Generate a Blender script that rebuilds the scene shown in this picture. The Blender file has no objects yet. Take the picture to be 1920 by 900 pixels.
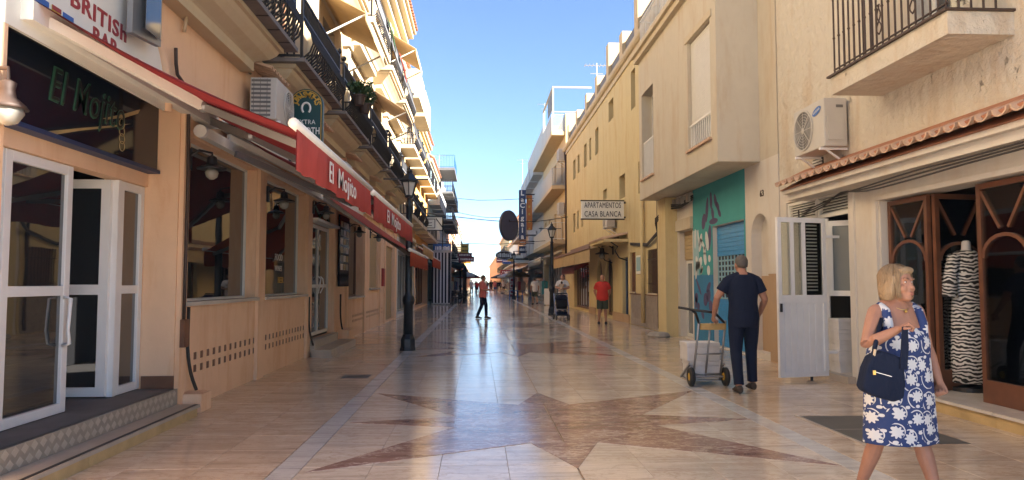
import bpy, bmesh, math, random
from mathutils import Vector, Matrix
sc = bpy.context.scene
C = sc.collection
RAD = math.radians
V = Vector
random.seed(7)

# ---------------------------------------------------------------- camera
FOC = 1350.0; VPX = 896.0; VPY = 530.0; CH = 1.42
PITCH = math.atan((VPY - 450) / FOC)
YAW = math.atan((960 - VPX) / FOC * math.cos(PITCH))
cam_d = bpy.data.cameras.new('camera'); cam = bpy.data.objects.new('camera', cam_d); C.objects.link(cam)
cam_d.sensor_width = 36.0; cam_d.lens = 36.0 * FOC / 1920.0
cam_d.clip_start = 0.05; cam_d.clip_end = 8000
cam.location = (0, 0, CH); cam.rotation_euler = (math.pi / 2 + PITCH, 0, -YAW)
sc.camera = cam

# ---------------------------------------------------------------- sky and sun
SUN_EL = RAD(30); SUN_AZ = RAD(112)      # azimuth clockwise from +Y (down the street)
w = bpy.data.worlds.new('World'); sc.world = w; w.use_nodes = True
nt = w.node_tree; bg = nt.nodes['Background']
sky = nt.nodes.new('ShaderNodeTexSky'); sky.sky_type = 'NISHITA'; sky.sun_disc = False
sky.sun_elevation = SUN_EL; sky.sun_rotation = SUN_AZ
sky.air_density = 0.7; sky.dust_density = 0.0; sky.ozone_density = 3.0; sky.altitude = 0
nt.links.new(sky.outputs[0], bg.inputs[0]); bg.inputs[1].default_value = 0.05
sd = bpy.data.lights.new('sun', 'SUN'); sun = bpy.data.objects.new('sun', sd); C.objects.link(sun)
sd.energy = 5.0; sd.angle = RAD(0.53); sd.color = (1.0, 0.94, 0.85)
S = V((math.cos(SUN_EL) * math.sin(SUN_AZ), math.cos(SUN_EL) * math.cos(SUN_AZ), math.sin(SUN_EL)))
sun.rotation_euler = S.to_track_quat('Z', 'Y').to_euler(); sun.location = (30, -20, 40)
sc.view_settings.view_transform = 'Standard'; sc.view_settings.look = 'None'
sc.view_settings.exposure = 2.7; sc.view_settings.gamma = 1.0; sc.view_settings.use_curve_mapping = False
sc.cycles.use_denoising = True
try: sc.cycles.denoiser = 'OPENIMAGEDENOISE'
except Exception: pass
sc.cycles.max_bounces = 8; sc.cycles.diffuse_bounces = 4; sc.cycles.glossy_bounces = 4
sc.cycles.transmission_bounces = 4; sc.cycles.transparent_max_bounces = 8
sc.cycles.sample_clamp_indirect = 6.0; sc.cycles.caustics_reflective = False; sc.cycles.caustics_refractive = False

# ---------------------------------------------------------------- photo pixel -> place (a pixel is only a direction)
_Fw = V((math.sin(YAW) * math.cos(PITCH), math.cos(YAW) * math.cos(PITCH), math.sin(PITCH)))
_Rt = V((math.cos(YAW), -math.sin(YAW), 0)); _Up = _Rt.cross(_Fw)
def ray(px, py): return _Fw + _Rt * ((px - 960) / FOC) + _Up * ((450 - py) / FOC)
def onX(px, py, X): d = ray(px, py); t = X / d.x; return (t * d.y, CH + t * d.z)       # -> Y, Z on a wall
def onY(px, py, Y): d = ray(px, py); t = Y / d.y; return (t * d.x, CH + t * d.z)       # -> X, Z
def onZ(px, py, Z=0.0): d = ray(px, py); t = (Z - CH) / d.z; return (t * d.x, t * d.y) # -> X, Y on the ground

# ---------------------------------------------------------------- materials
M = {}
def _new(name):
    m = bpy.data.materials.new(name); m.use_nodes = True
    n = m.node_tree.nodes; return m, n, m.node_tree.links, n['Principled BSDF']
def _pos(n): return n.new('ShaderNodeNewGeometry').outputs['Position']
def _noise(n, l, vec, scale, detail=4, rough=0.55, stretch=None):
    if stretch:
        mp = n.new('ShaderNodeMapping'); mp.inputs['Scale'].default_value = stretch; l.new(vec, mp.inputs[0]); vec = mp.outputs[0]
    t = n.new('ShaderNodeTexNoise'); t.inputs['Scale'].default_value = scale; t.inputs['Detail'].default_value = detail
    t.inputs['Roughness'].default_value = rough; l.new(vec, t.inputs['Vector']); return t.outputs['Fac']
def _ramp(n, l, fac, p0, p1, c0=(0, 0, 0, 1), c1=(1, 1, 1, 1)):
    r = n.new('ShaderNodeValToRGB'); e = r.color_ramp.elements
    e[0].position = p0; e[1].position = p1; e[0].color = c0; e[1].color = c1; l.new(fac, r.inputs[0]); return r.outputs[0]
def _mix(n, l, fac, a, b, mode='MIX'):
    x = n.new('ShaderNodeMix'); x.data_type = 'RGBA'; x.blend_type = mode
    for s, v in ((0, fac), (6, a), (7, b)):
        if isinstance(v, bpy.types.NodeSocket): l.new(v, x.inputs[s])
        elif s == 0: x.inputs[0].default_value = v
        else: x.inputs[s].default_value = tuple(v)[:3] + (1,)
    return x.outputs[2]
def _bump(n, l, bs, h, strength, dist=0.01):
    b = n.new('ShaderNodeBump'); b.inputs['Strength'].default_value = strength; b.inputs['Distance'].default_value = dist
    l.new(h, b.inputs['Height']); l.new(b.outputs[0], bs.inputs['Normal'])
def dk(c, k): return tuple(min(1, x * k) for x in c)
def plain(name, col, rough=0.5, metal=0.0, var=0.12, scale=6.0, bump=0.0, spec=0.5):
    m, n, l, b = _new(name)
    p = _pos(n); f = _noise(n, l, p, scale)
    l.new(_mix(n, l, f, dk(col, 1 - var * 1.6), dk(col, 1 + var * 1.6)), b.inputs['Base Color'])
    b.inputs['Roughness'].default_value = rough; b.inputs['Metallic'].default_value = metal
    b.inputs['Specular IOR Level'].default_value = spec
    if bump: _bump(n, l, b, _noise(n, l, p, scale * 12), bump, 0.004)
    M[name] = m; return m
def plaster(name, col, stain=0.25, bump=0.25, big=0.7, crack=False, tint=(0.45, 0.33, 0.22)):
    m, n, l, b = _new(name)
    p = _pos(n)
    f1 = _noise(n, l, p, big, 5, 0.6); f2 = _noise(n, l, p, 5.5, 6, 0.65)
    c = _mix(n, l, f1, dk(col, 0.87), dk(col, 1.1)); c = _mix(n, l, 0.28, c, _mix(n, l, f2, dk(col, 0.72), dk(col, 1.2)))
    st = _ramp(n, l, _noise(n, l, p, 2.2, 6, 0.7, (1, 1, 0.22)), 0.5, 0.72)
    sm = n.new('ShaderNodeMath'); sm.operation = 'MULTIPLY'; sm.inputs[1].default_value = stain; l.new(st, sm.inputs[0])
    c = _mix(n, l, sm.outputs[0], c, tuple(a * t * 1.7 for a, t in zip(col, tint)))
    h = _noise(n, l, p, 38, 6, 0.6)
    if crack:
        pk = _ramp(n, l, _noise(n, l, p, 2.6, 9, 0.75, (1, 1.4, 0.8)), 0.645, 0.675)
        c = _mix(n, l, pk, c, dk(col, 0.7))
        a = n.new('ShaderNodeMath'); a.operation = 'SUBTRACT'; l.new(h, a.inputs[0]); l.new(pk, a.inputs[1]); h = a.outputs[0]
        lump = _noise(n, l, p, 7, 4, 0.5); a2 = n.new('ShaderNodeMath'); a2.operation = 'MULTIPLY_ADD'
        a2.inputs[1].default_value = 4.0; l.new(lump, a2.inputs[0]); l.new(h, a2.inputs[2]); h = a2.outputs[0]
    l.new(c, b.inputs['Base Color']); b.inputs['Roughness'].default_value = 0.85; b.inputs['Specular IOR Level'].default_value = 0.25
    _bump(n, l, b, h, bump, 0.012)
    M[name] = m; return m
def glass(name, tint=(0.012, 0.016, 0.02), ior=2.3, rough=0.02):
    m, n, l, b = _new(name)
    b.inputs['Base Color'].default_value = tint + (1,); b.inputs['Roughness'].default_value = rough; b.inputs['IOR'].default_value = ior
    p = _pos(n); _bump(n, l, b, _noise(n, l, p, 1.3, 2), 0.05, 0.02)
    M[name] = m; return m
def clear_glass(name):
    m, n, l, b = _new(name)
    tr = n.new('ShaderNodeBsdfTransparent'); tr.inputs[0].default_value = (0.86, 0.9, 0.88, 1)
    gl = n.new('ShaderNodeBsdfGlossy'); gl.inputs['Roughness'].default_value = 0.02
    fr = n.new('ShaderNodeFresnel'); fr.inputs[0].default_value = 1.6
    mx = n.new('ShaderNodeMixShader'); l.new(fr.outputs[0], mx.inputs[0]); l.new(tr.outputs[0], mx.inputs[1]); l.new(gl.outputs[0], mx.inputs[2])
    l.new(mx.outputs[0], n['Material Output'].inputs[0]); M[name] = m; return m
def fabric(name, col, var=0.1, rough=0.9, transl=0.0, fold=0.3):
    m, n, l, b = _new(name)
    p = _pos(n); f = _noise(n, l, p, 2.5, 5)
    l.new(_mix(n, l, f, dk(col, 1 - var * 2), dk(col, 1 + var * 2)), b.inputs['Base Color'])
    b.inputs['Roughness'].default_value = rough; b.inputs['Specular IOR Level'].default_value = 0.2
    _bump(n, l, b, _noise(n, l, p, 7, 4, .5, (1, 1, .55)), fold, 0.035)
    if transl:
        t = n.new('ShaderNodeBsdfTranslucent'); t.inputs[0].default_value = tuple(col) + (1,)
        mx = n.new('ShaderNodeMixShader'); mx.inputs[0].default_value = transl
        l.new(b.outputs[0], mx.inputs[1]); l.new(t.outputs[0], mx.inputs[2]); l.new(mx.outputs[0], n['Material Output'].inputs[0])
    M[name] = m; return m
def marble(name, c1, c2, vein, rough=0.1, rnd=0.2, vamt=.5):
    m, n, l, b = _new(name)
    p = _pos(n)
    oi = n.new('ShaderNodeObjectInfo').outputs['Random']; ri = n.new('ShaderNodeNewGeometry').outputs['Random Per Island']
    ad = n.new('ShaderNodeMath'); ad.operation = 'ADD'; l.new(oi, ad.inputs[0]); l.new(ri, ad.inputs[1])
    fr = n.new('ShaderNodeMath'); fr.operation = 'FRACT'; l.new(ad.outputs[0], fr.inputs[0])
    cb = n.new('ShaderNodeCombineXYZ'); ml = n.new('ShaderNodeMath'); ml.operation = 'MULTIPLY'; ml.inputs[1].default_value = 37.0
    l.new(fr.outputs[0], ml.inputs[0]); l.new(ml.outputs[0], cb.inputs[2])
    va = n.new('ShaderNodeVectorMath'); va.operation = 'ADD'; l.new(p, va.inputs[0]); l.new(cb.outputs[0], va.inputs[1])
    f = _noise(n, l, va.outputs[0], 2.2, 8, 0.62, (0.7, 1.9, 1))
    c = _mix(n, l, _ramp(n, l, f, 0.3, 0.72), c1, c2)
    c = _mix(n, l, rnd, c, _mix(n, l, fr.outputs[0], dk(c1, 0.7), dk(c2, 1.12)))
    for vs_, wdt, amt in ((1.9, .022, vamt), (5.5, .03, vamt * .7)):          # wandering veins
        q = _noise(n, l, va.outputs[0], vs_, 8, 0.62, (0.8, 1.6, 1)); sb = n.new('ShaderNodeMath'); sb.operation = 'SUBTRACT'; sb.inputs[1].default_value = .5; l.new(q, sb.inputs[0])
        ab = n.new('ShaderNodeMath'); ab.operation = 'ABSOLUTE'; l.new(sb.outputs[0], ab.inputs[0])
        c = _mix(n, l, _ramp(n, l, ab.outputs[0], 0.0, wdt, (amt, amt, amt, 1), (0, 0, 0, 1)), c, vein)
    sk = _ramp(n, l, _noise(n, l, va.outputs[0], 1.2, 9, 0.7, (0.45, 5.5, 1)), 0.5, 0.68, (0, 0, 0, 1), (0.8, 0.8, 0.8, 1)); c = _mix(n, l, sk, c, dk(c1, .62))
    # broad worn / grubby patches across the street
    gr = _ramp(n, l, _noise(n, l, p, 0.7, 9, 0.7, (1, 0.8, 1)), 0.47, 0.75, (0, 0, 0, 1), (0.6, 0.6, 0.6, 1))
    c = _mix(n, l, gr, c, dk(c1, 0.55))
    vo = n.new('ShaderNodeTexVoronoi'); vo.inputs['Scale'].default_value = 2.3; l.new(p, vo.inputs['Vector'])     # old gum and drip spots
    sp = n.new('ShaderNodeMath'); sp.operation = 'MULTIPLY'; l.new(_ramp(n, l, vo.outputs['Distance'], 0.035, 0.05, (1, 1, 1, 1), (0, 0, 0, 1)), sp.inputs[0]); l.new(_ramp(n, l, _noise(n, l, p, 0.9, 3), 0.45, 0.6, (0, 0, 0, 1), (.55, .55, .55, 1)), sp.inputs[1])
    c = _mix(n, l, sp.outputs[0], c, dk(c1, 0.4))
    l.new(c, b.inputs['Base Color'])
    rn = _ramp(n, l, _noise(n, l, p, 1.1, 6, 0.6, (1, 2.2, 1)), 0.25, 0.8, (rough * 0.55,) * 3 + (1,), (rough * 1.75,) * 3 + (1,))
    l.new(rn, b.inputs['Roughness'])
    wv = _noise(n, l, p, 2.2, 5, 0.6, (0.5, 3.2, 1)); _bump(n, l, b, wv, 0.3, 0.012)
    M[name] = m; return m

plaster('peach', (0.88, 0.585, 0.375), 0.6, 0.25); plaster('peach_upper', (0.74, 0.54, 0.33), 0.25, 0.2)
plaster('cream', (0.52, 0.41, 0.265), 0.25, 0.15); plaster('cream_trim', (0.56, 0.475, 0.34), 0.3, 0.15)
plaster('white_wall', (0.74, 0.71, 0.65), 0.3, 0.2); plaster('yellow_wall', (0.63, 0.515, 0.28), 0.55, 0.2)
plaster('beige_wall', (0.56, 0.50, 0.40), 0.5, 0.12); plaster('rough_cream', (0.62, 0.565, 0.47), 0.5, 1.0, 0.6, True)
plaster('pinkish_wall', (0.66, 0.61, 0.54), 0.35, 0.35, 0.8); plaster('tan_dado', (0.46, 0.32, 0.20), 0.3, 0.1)
plaster('pale_blue_wall', (0.42, 0.58, 0.64), 0.25, 0.15); plaster('ochre_wall', (0.68, 0.40, 0.13), 0.25, 0.15)
plaster('grey_white', (0.47, 0.47, 0.46), 0.3, 0.15); plaster('salmon_wall', (0.66, 0.36, 0.22), 0.25, 0.15)
plaster('sand_wall', (0.60, 0.46, 0.28), 0.25, 0.15); plaster('turquoise', (0.07, 0.33, 0.34), 0.15, 0.2)
plaster('mural_blue', (0.05, 0.22, 0.40), 0.3, 0.2); plaster('mural_purple', (0.10, 0.085, 0.17), 0.1, 0.2)
plaster('mural_pale', (0.32, 0.50, 0.55), 0.2, 0.2); plaster('mural_white', (0.62, 0.66, 0.66), 0.2, 0.2)
plaster('concrete', (0.36, 0.33, 0.29), 0.35, 0.3)
plain('white_metal', (0.80, 0.79, 0.77), 0.35, 0, 0.05); plain('white_paint', (0.74, 0.72, 0.66), 0.5, 0, 0.08, 4, 0.1)
plain('grey_metal', (0.32, 0.32, 0.32), 0.4, 0.6, 0.1); plain('iron', (0.018, 0.019, 0.024), 0.42, 0.3, 0.25, 8)
plain('lamp_iron', (0.022, 0.028, 0.036), 0.35, 0.4, 0.3, 9, 0.2); plain('rust_iron', (0.07, 0.045, 0.035), 0.6, 0.3, 0.3, 9)
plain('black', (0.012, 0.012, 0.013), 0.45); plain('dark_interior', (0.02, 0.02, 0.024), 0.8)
plain('dark_panel', (0.008, 0.011, 0.02), 0.08, 0, 0.2, 3); plain('grey_slab', (0.15, 0.14, 0.135), 0.7, 0, 0.2, 5)
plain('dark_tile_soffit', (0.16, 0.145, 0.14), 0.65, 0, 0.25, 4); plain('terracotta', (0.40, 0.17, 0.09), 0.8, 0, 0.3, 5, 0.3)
plain('pale_terracotta', (0.56, 0.38, 0.26), 0.8, 0, 0.25, 7, 0.3); plain('mortar', (0.62, 0.54, 0.44), 0.9, 0, 0.2, 9, 0.3)
plain('ac_white', (0.50, 0.47, 0.42), 0.45, 0, 0.06); plain('ac_grey', (0.14, 0.135, 0.13), 0.5)
plain('wood', (0.135, 0.052, 0.025), 0.38, 0, 0.35, 5); plain('brown_paint', (0.17, 0.075, 0.04), 0.5, 0, 0.2, 5)
plain('shutter_beige', (0.48, 0.36, 0.2), 0.55, 0, 0.12); plain('shutter_white', (0.66, 0.63, 0.56), 0.5, 0, 0.06)
plain('blue_shutter', (0.035, 0.27, 0.58), 0.4, 0, 0.15, 5); plain('blue_door', (0.05, 0.09, 0.16), 0.5)
plain('brass', (0.7, 0.45, 0.12), 0.3, 0.9); plain('chrome', (0.6, 0.6, 0.62), 0.25, 0.9, 0.05)
plain('navy', (0.025, 0.045, 0.12), 0.5, 0, 0.15, 4); plain('orange_sign', (0.55, 0.17, 0.02), 0.5, 0, 0.1)
plain('red_sign', (0.33, 0.03, 0.03), 0.5); plain('sign_white', (0.80, 0.78, 0.70), 0.5, 0, 0.06, 3)
plain('maroon', (0.16, 0.025, 0.04), 0.6, 0, 0.15); plain('sign_blue', (0.03, 0.12, 0.40), 0.5); plain('sign_yellow', (0.62, 0.40, 0.06), 0.5)
plain('globe_glass', (0.26, 0.25, 0.22), 0.12); plain('far_window', (0.16, 0.18, 0.2), .3); plain('letter_white', (0.78, 0.76, 0.72), 0.5, 0, 0.04); plain('letter_red', (0.33, 0.03, 0.035), 0.5, 0, 0.06); plain('letter_black', (0.02, 0.016, 0.016), 0.5)
plain('letter_green', (0.03, 0.12, 0.07), 0.3); plain('pub_green', (0.008, 0.055, 0.058), 0.35, 0, 0.12, 4); plain('gold', (0.60, 0.36, 0.05), 0.4)
plain('swoosh', (0.42, 0.32, 0.14), 0.4); plain('cable', (0.03, 0.026, 0.024), 0.7)
plain('card', (0.62, 0.60, 0.58), 0.7, 0, 0.1, 7); plain('rubber', (0.015, 0.015, 0.015), 0.75); plain('hub_yellow', (0.55, 0.33, 0.03), 0.5)
plain('pale_wood', (0.48, 0.31, 0.11), 0.6, 0, 0.2, 8); plain('cable_beige', (0.5, 0.36, 0.22), 0.7)
plain('leaf', (0.035, 0.085, 0.03), 0.6, 0, 0.4, 12); plain('leaf2', (0.06, 0.11, 0.05), 0.6, 0, 0.4, 12)
plain('slate_cover', (0.10, 0.095, 0.085), 0.5, 0, 0.3, 3, 0.3); plain('lamp_glass', (0.62, 0.60, 0.55), 0.15)
plain('stone_step', (0.50, 0.36, 0.17), 0.45, 0, 0.3, 4, 0.2); plain('stone_tread', (0.44, 0.38, 0.31), 0.4, 0, 0.2, 4)
plain('riser_tile', (0.30, 0.26, 0.21), 0.35, 0, 0.15, 20); plain('grey_tile', (0.33, 0.28, 0.235), 0.35, 0, 0.3, 9, 0.1)
plain('marble_sill', (0.60, 0.55, 0.48), 0.25, 0, 0.15, 4); plain('joint', (0.42, 0.31, 0.21), 0.9)
glass('pane_dark'); glass('pane_mid', (0.05, 0.052, 0.056), 1.9, .06); clear_glass('pane_clear'); glass('pane_frost', (0.20, 0.22, 0.22), 1.5, 0.25)
fabric('awning_red', (0.44, 0.075, 0.07), 0.14, 0.85, 0.02, 0.5); fabric('awning_red_shaded', (0.26, 0.03, 0.035), 0.12, 0.85, 0.02, 0.5); fabric('awning_orange', (0.52, 0.10, 0.05), 0.1, 0.85, 0.25)  # red canvas twice: lighter for sky-lit faded valances, darker for the shaded underside
fabric('awning_tan', (0.55, 0.40, 0.22), 0.12, 0.9, 0.2); plain('curtain', (.045, .045, .05), .6); fabric('toldo', (0.42, 0.31, 0.21), 0.12, 0.9, 0.25); fabric('awning_dark', (0.03, 0.05, 0.06), 0.2)
fabric('awning_white', (0.62, 0.61, 0.58), 0.1, 0.9, 0.2); fabric('canvas_navy', (0.02, 0.022, 0.035)); fabric('canvas_white', (0.66, 0.66, 0.68))
marble('marble_cream', (0.68, 0.57, 0.45), (0.81, 0.73, 0.62), (0.47, 0.35, 0.25))
marble('marble_side', (0.60, 0.46, 0.33), (0.75, 0.62, 0.48), (0.40, 0.26, 0.16), 0.12)
marble('marble_red', (0.27, 0.15, 0.12), (0.44, 0.29, 0.235), (0.72, 0.60, 0.50), 0.1, .2, .75)
marble('marble_white', (0.60, 0.58, 0.55), (0.72, 0.70, 0.66), (0.5, 0.46, 0.42), 0.16)

# ---------------------------------------------------------------- mesh builder
WL = {}; KIDS = {}
def wl(o): return WL.get(o.name, V((0, 0, 0))) if o else V((0, 0, 0))
class MB:
    def __init__(s): s.v = []; s.f = []
    def add(s, vs, fs):
        k = len(s.v); s.v += [V(a) for a in vs]; s.f += [tuple(i + k for i in f) for f in fs]; return s
    def quad(s, a, b, c, d): return s.add((a, b, c, d), ((0, 1, 2, 3),))
    def box(s, x0, x1, y0, y1, z0, z1):
        x0, x1 = min(x0, x1), max(x0, x1); y0, y1 = min(y0, y1), max(y0, y1); z0, z1 = min(z0, z1), max(z0, z1)
        return s.add([(x, y, z) for x in (x0, x1) for y in (y0, y1) for z in (z0, z1)],
                     [(0, 1, 3, 2), (4, 6, 7, 5), (0, 4, 5, 1), (2, 3, 7, 6), (0, 2, 6, 4), (1, 5, 7, 3)])
    def bar(s, p, q, w=0.02, h=None, up=(0, 0, 1)):
        p, q = V(p), V(q); h = w if h is None else h; d = (q - p).normalized(); u = V(up)
        if abs(d.dot(u)) > 0.98: u = V((1, 0, 0))
        a = d.cross(u).normalized() * w / 2; b = a.cross(d).normalized() * h / 2
        return s.add([p - a - b, p + a - b, p + a + b, p - a + b, q - a - b, q + a - b, q + a + b, q - a + b],
                     [(0, 1, 2, 3), (7, 6, 5, 4), (0, 4, 5, 1), (1, 5, 6, 2), (2, 6, 7, 3), (3, 7, 4, 0)])
    def tube(s, pts, r, n=6, caps=True, round_=False):
        pts = [V(p) for p in pts]; rr = r if isinstance(r, (list, tuple)) else [r] * len(pts)
        if round_:
            d0 = (pts[0] - pts[1]).normalized(); d1 = (pts[-1] - pts[-2]).normalized(); r0, r1 = rr[0], rr[-1]
            pts = [pts[0] + d0 * r0 * 0.9, pts[0] + d0 * r0 * 0.6] + pts + [pts[-1] + d1 * r1 * 0.6, pts[-1] + d1 * r1 * 0.9]
            rr = [r0 * 0.35, r0 * 0.8] + list(rr) + [r1 * 0.8, r1 * 0.35]
        vs = []; prev = None
        for i, p in enumerate(pts):
            d = (pts[min(i + 1, len(pts) - 1)] - pts[max(i - 1, 0)]).normalized()
            if prev is None: a = d.cross(V((0, 0, 1)) if abs(d.z) < 0.9 else V((1, 0, 0))).normalized()
            else: a = (prev - d * prev.dot(d)).normalized()
            prev = a; b = d.cross(a)
            vs += [p + (a * math.cos(2 * math.pi * k / n) + b * math.sin(2 * math.pi * k / n)) * rr[i] for k in range(n)]
        fs = [(i * n + k, i * n + (k + 1) % n, (i + 1) * n + (k + 1) % n, (i + 1) * n + k) for i in range(len(pts) - 1) for k in range(n)]
        if caps: fs += [tuple(range(n))[::-1], tuple(range((len(pts) - 1) * n, len(pts) * n))]
        return s.add(vs, fs)
    def rings(s, rings, n=16, caps=True, power=2.0):      # rings: (centre, rx, ry) with optional axes
        vs = []
        for rg in rings:
            c, rx, ry = V(rg[0]), rg[1], rg[2]
            ax = V(rg[3]) if len(rg) > 3 else V((1, 0, 0)); ay = V(rg[4]) if len(rg) > 4 else V((0, 1, 0))
            for k in range(n):
                t = 2 * math.pi * k / n; co, si = math.cos(t), math.sin(t)
                e = 2.0 / power
                vs.append(c + ax * (rx * math.copysign(abs(co) ** e, co)) + ay * (ry * math.copysign(abs(si) ** e, si)))
        m = len(rings)
        fs = [(i * n + k, i * n + (k + 1) % n, (i + 1) * n + (k + 1) % n, (i + 1) * n + k) for i in range(m - 1) for k in range(n)]
        if caps: fs += [tuple(range(n))[::-1], tuple(range((m - 1) * n, m * n))]
        return s.add(vs, fs)
    def lathe(s, prof, c=(0, 0, 0), n=16, phase=0.0):
        c = V(c); vs = [c + V((r * math.cos(2 * math.pi * k / n + phase), r * math.sin(2 * math.pi * k / n + phase), z)) for r, z in prof for k in range(n)]
        m = len(prof)
        fs = [(i * n + k, i * n + (k + 1) % n, (i + 1) * n + (k + 1) % n, (i + 1) * n + k) for i in range(m - 1) for k in range(n)]
        fs += [tuple(range(n))[::-1], tuple(range((m - 1) * n, m * n))]
        return s.add(vs, fs)
    def ell(s, c, r, rot=None, n=14, m=9):
        c = V(c); r = (r, r, r) if not isinstance(r, (tuple, list)) else r; vs = []; Rm = rot or Matrix.Identity(3)
        for i in range(1, m):
            th = math.pi * i / m
            for k in range(n):
                ph = 2 * math.pi * k / n
                vs.append(c + Rm @ V((r[0] * math.sin(th) * math.cos(ph), r[1] * math.sin(th) * math.sin(ph), r[2] * math.cos(th))))
        t, bt = len(vs), len(vs) + 1; vs += [c + Rm @ V((0, 0, r[2])), c + Rm @ V((0, 0, -r[2]))]
        fs = [(i * n + k, (i + 1) * n + k, (i + 1) * n + (k + 1) % n, i * n + (k + 1) % n) for i in range(m - 2) for k in range(n)]
        fs += [(t, k, (k + 1) % n) for k in range(n)] + [(bt, (m - 2) * n + (k + 1) % n, (m - 2) * n + k) for k in range(n)]
        return s.add(vs, fs)
    def prism(s, poly, a, b):        # poly of 3D points, extruded by vector from offset a to offset b
        a, b = V(a), V(b); n = len(poly); P = [V(p) for p in poly]
        return s.add([p + a for p in P] + [p + b for p in P],
                     [tuple(range(n))[::-1], tuple(range(n, 2 * n))] + [(i, (i + 1) % n, n + (i + 1) % n, n + i) for i in range(n)])
    def mesh(s, name, off, smooth=False, fix=True):
        me = bpy.data.meshes.new(name); me.from_pydata([tuple(p - off) for p in s.v], [], s.f)
        if fix:
            bm = bmesh.new(); bm.from_mesh(me); bmesh.ops.recalc_face_normals(bm, faces=bm.faces); bm.to_mesh(me); bm.free()
        if smooth: me.polygons.foreach_set('use_smooth', [True] * len(me.polygons))
        me.update(); return me
    def build(s, name, mat, parent=None, smooth=False, label=None, cat=None, group=None, kind=None, bevel=0.0, fix=True, loc=None):
        off = wl(parent) if parent else (V(loc) if loc else V((0, 0, 0)))
        o = bpy.data.objects.new(name, s.mesh(name, off, smooth, fix)); C.objects.link(o)
        if mat: o.data.materials.append(M[mat] if isinstance(mat, str) else mat)
        WL[o.name] = off.copy()
        if parent: o.parent = parent; KIDS.setdefault(parent.name, []).append(o)
        elif loc: o.location = off
        if bevel:
            bv = o.modifiers.new('bevel', 'BEVEL'); bv.width = bevel; bv.segments = 2; bv.limit_method = 'ANGLE'
        tag(o, label, cat, group, kind); return o
def tag(o, label=None, cat=None, group=None, kind=None):
    for k, v in (('label', label), ('category', cat), ('group', group), ('kind', kind)):
        if v: o[k] = v
    return o
def thing(name, label, cat, loc=(0, 0, 0), group=None):
    o = bpy.data.objects.new(name, None); C.objects.link(o); o.empty_display_size = 0.1
    o.location = loc; WL[o.name] = V(loc); return tag(o, label, cat, group)
def box(name, mat, parent, *b, **k): return MB().box(*b).build(name, mat, parent, **k)
def clone(o, parent=None):
    c = o.copy(); C.objects.link(c); WL[c.name] = wl(o).copy()
    if parent: c.parent = parent; KIDS.setdefault(parent.name, []).append(c)
    for ch in list(KIDS.get(o.name, [])): clone(ch, c)
    return c
def text(s, name, mat, parent, org, right, up, size, ext=0.004, width=None, bold=0.0, shear=0.0, align='CENTER', wave=0.0, **k):
    cu = bpy.data.curves.new('t', 'FONT'); cu.body = s; cu.size = 1.0; cu.extrude = 0.5; cu.align_x = align; cu.align_y = 'CENTER'
    cu.offset = bold; cu.space_character = 1.1; cu.shear = shear; cu.resolution_u = 3
    o = bpy.data.objects.new('t', cu); C.objects.link(o); dg = bpy.context.evaluated_depsgraph_get()
    me = bpy.data.meshes.new_from_object(o.evaluated_get(dg)); bpy.data.objects.remove(o); bpy.data.curves.remove(cu)
    xs = [v.co.x for v in me.vertices]; wd = max(xs) - min(xs); sx = (width / wd) if width else size
    org, r, u = V(org), V(right).normalized(), V(up).normalized(); nn = r.cross(u); off = wl(parent)
    for v in me.vertices:
        c = v.co.copy(); v.co = org + r * (c.x * sx) + u * (c.y * size + wave * math.sin(c.x * 2)) + nn * ((c.z + 0.5) * ext) - off
    me.materials.clear(); me.materials.append(M[mat]); me.name = name
    ob = bpy.data.objects.new(name, me); C.objects.link(ob); ob.parent = parent; WL[ob.name] = off.copy(); KIDS.setdefault(parent.name, []).append(ob); return tag(ob, **k)
# ================================================================ THE SETTING
LX = -3.27; RX = 5.30          # facade planes of the two sides of the street
ground = MB().quad((-400, -40, -0.06), (400, -40, -0.06), (400, 640, -0.06), (-400, 640, -0.06)).build('ground', 'concrete', kind='structure')
street = MB().quad((-3.9, -6, -0.012), (6.6, -6, -0.012), (6.6, 420, -0.012), (-3.9, 420, -0.012)).build('street_paving', 'joint', kind='structure')
# --- slabs: laid one by one near the camera, joined beyond
SY0, SY1, SDY = 4.5, 14.1, 0.6
ZONES = [('paving_slab', 'marble_side', -3.80, -1.545, 4), ('border_slab', 'marble_white', -1.54, -1.345, 1),
         ('paving_slab', 'marble_cream', -1.34, 0.764, 4), ('paving_slab', 'marble_cream', 0.776, 2.83, 4),
         ('border_slab', 'marble_white', 2.835, 3.03, 1), ('paving_slab', 'marble_side', 3.035, 5.6, 4)]
def slab_geo(mb, x0, x1, y0, y1, z=0.0):
    g, c = 0.0012, 0.0015
    a = [(x0 + g, y0 + g), (x1 - g, y0 + g), (x1 - g, y1 - g), (x0 + g, y1 - g)]
    b = [(x0 + g + c, y0 + g + c), (x1 - g - c, y0 + g + c), (x1 - g - c, y1 - g - c), (x0 + g + c, y1 - g - c)]
    mb.add([p + (z - 0.012,) for p in a] + [p + (z - 0.002,) for p in a] + [p + (z,) for p in b],
           [(0, 1, 5, 4), (1, 2, 6, 5), (2, 3, 7, 6), (3, 0, 4, 7), (4, 5, 9, 8), (5, 6, 10, 9), (6, 7, 11, 10), (7, 4, 8, 11), (8, 9, 10, 11)])
rs = random.Random(3)
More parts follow.
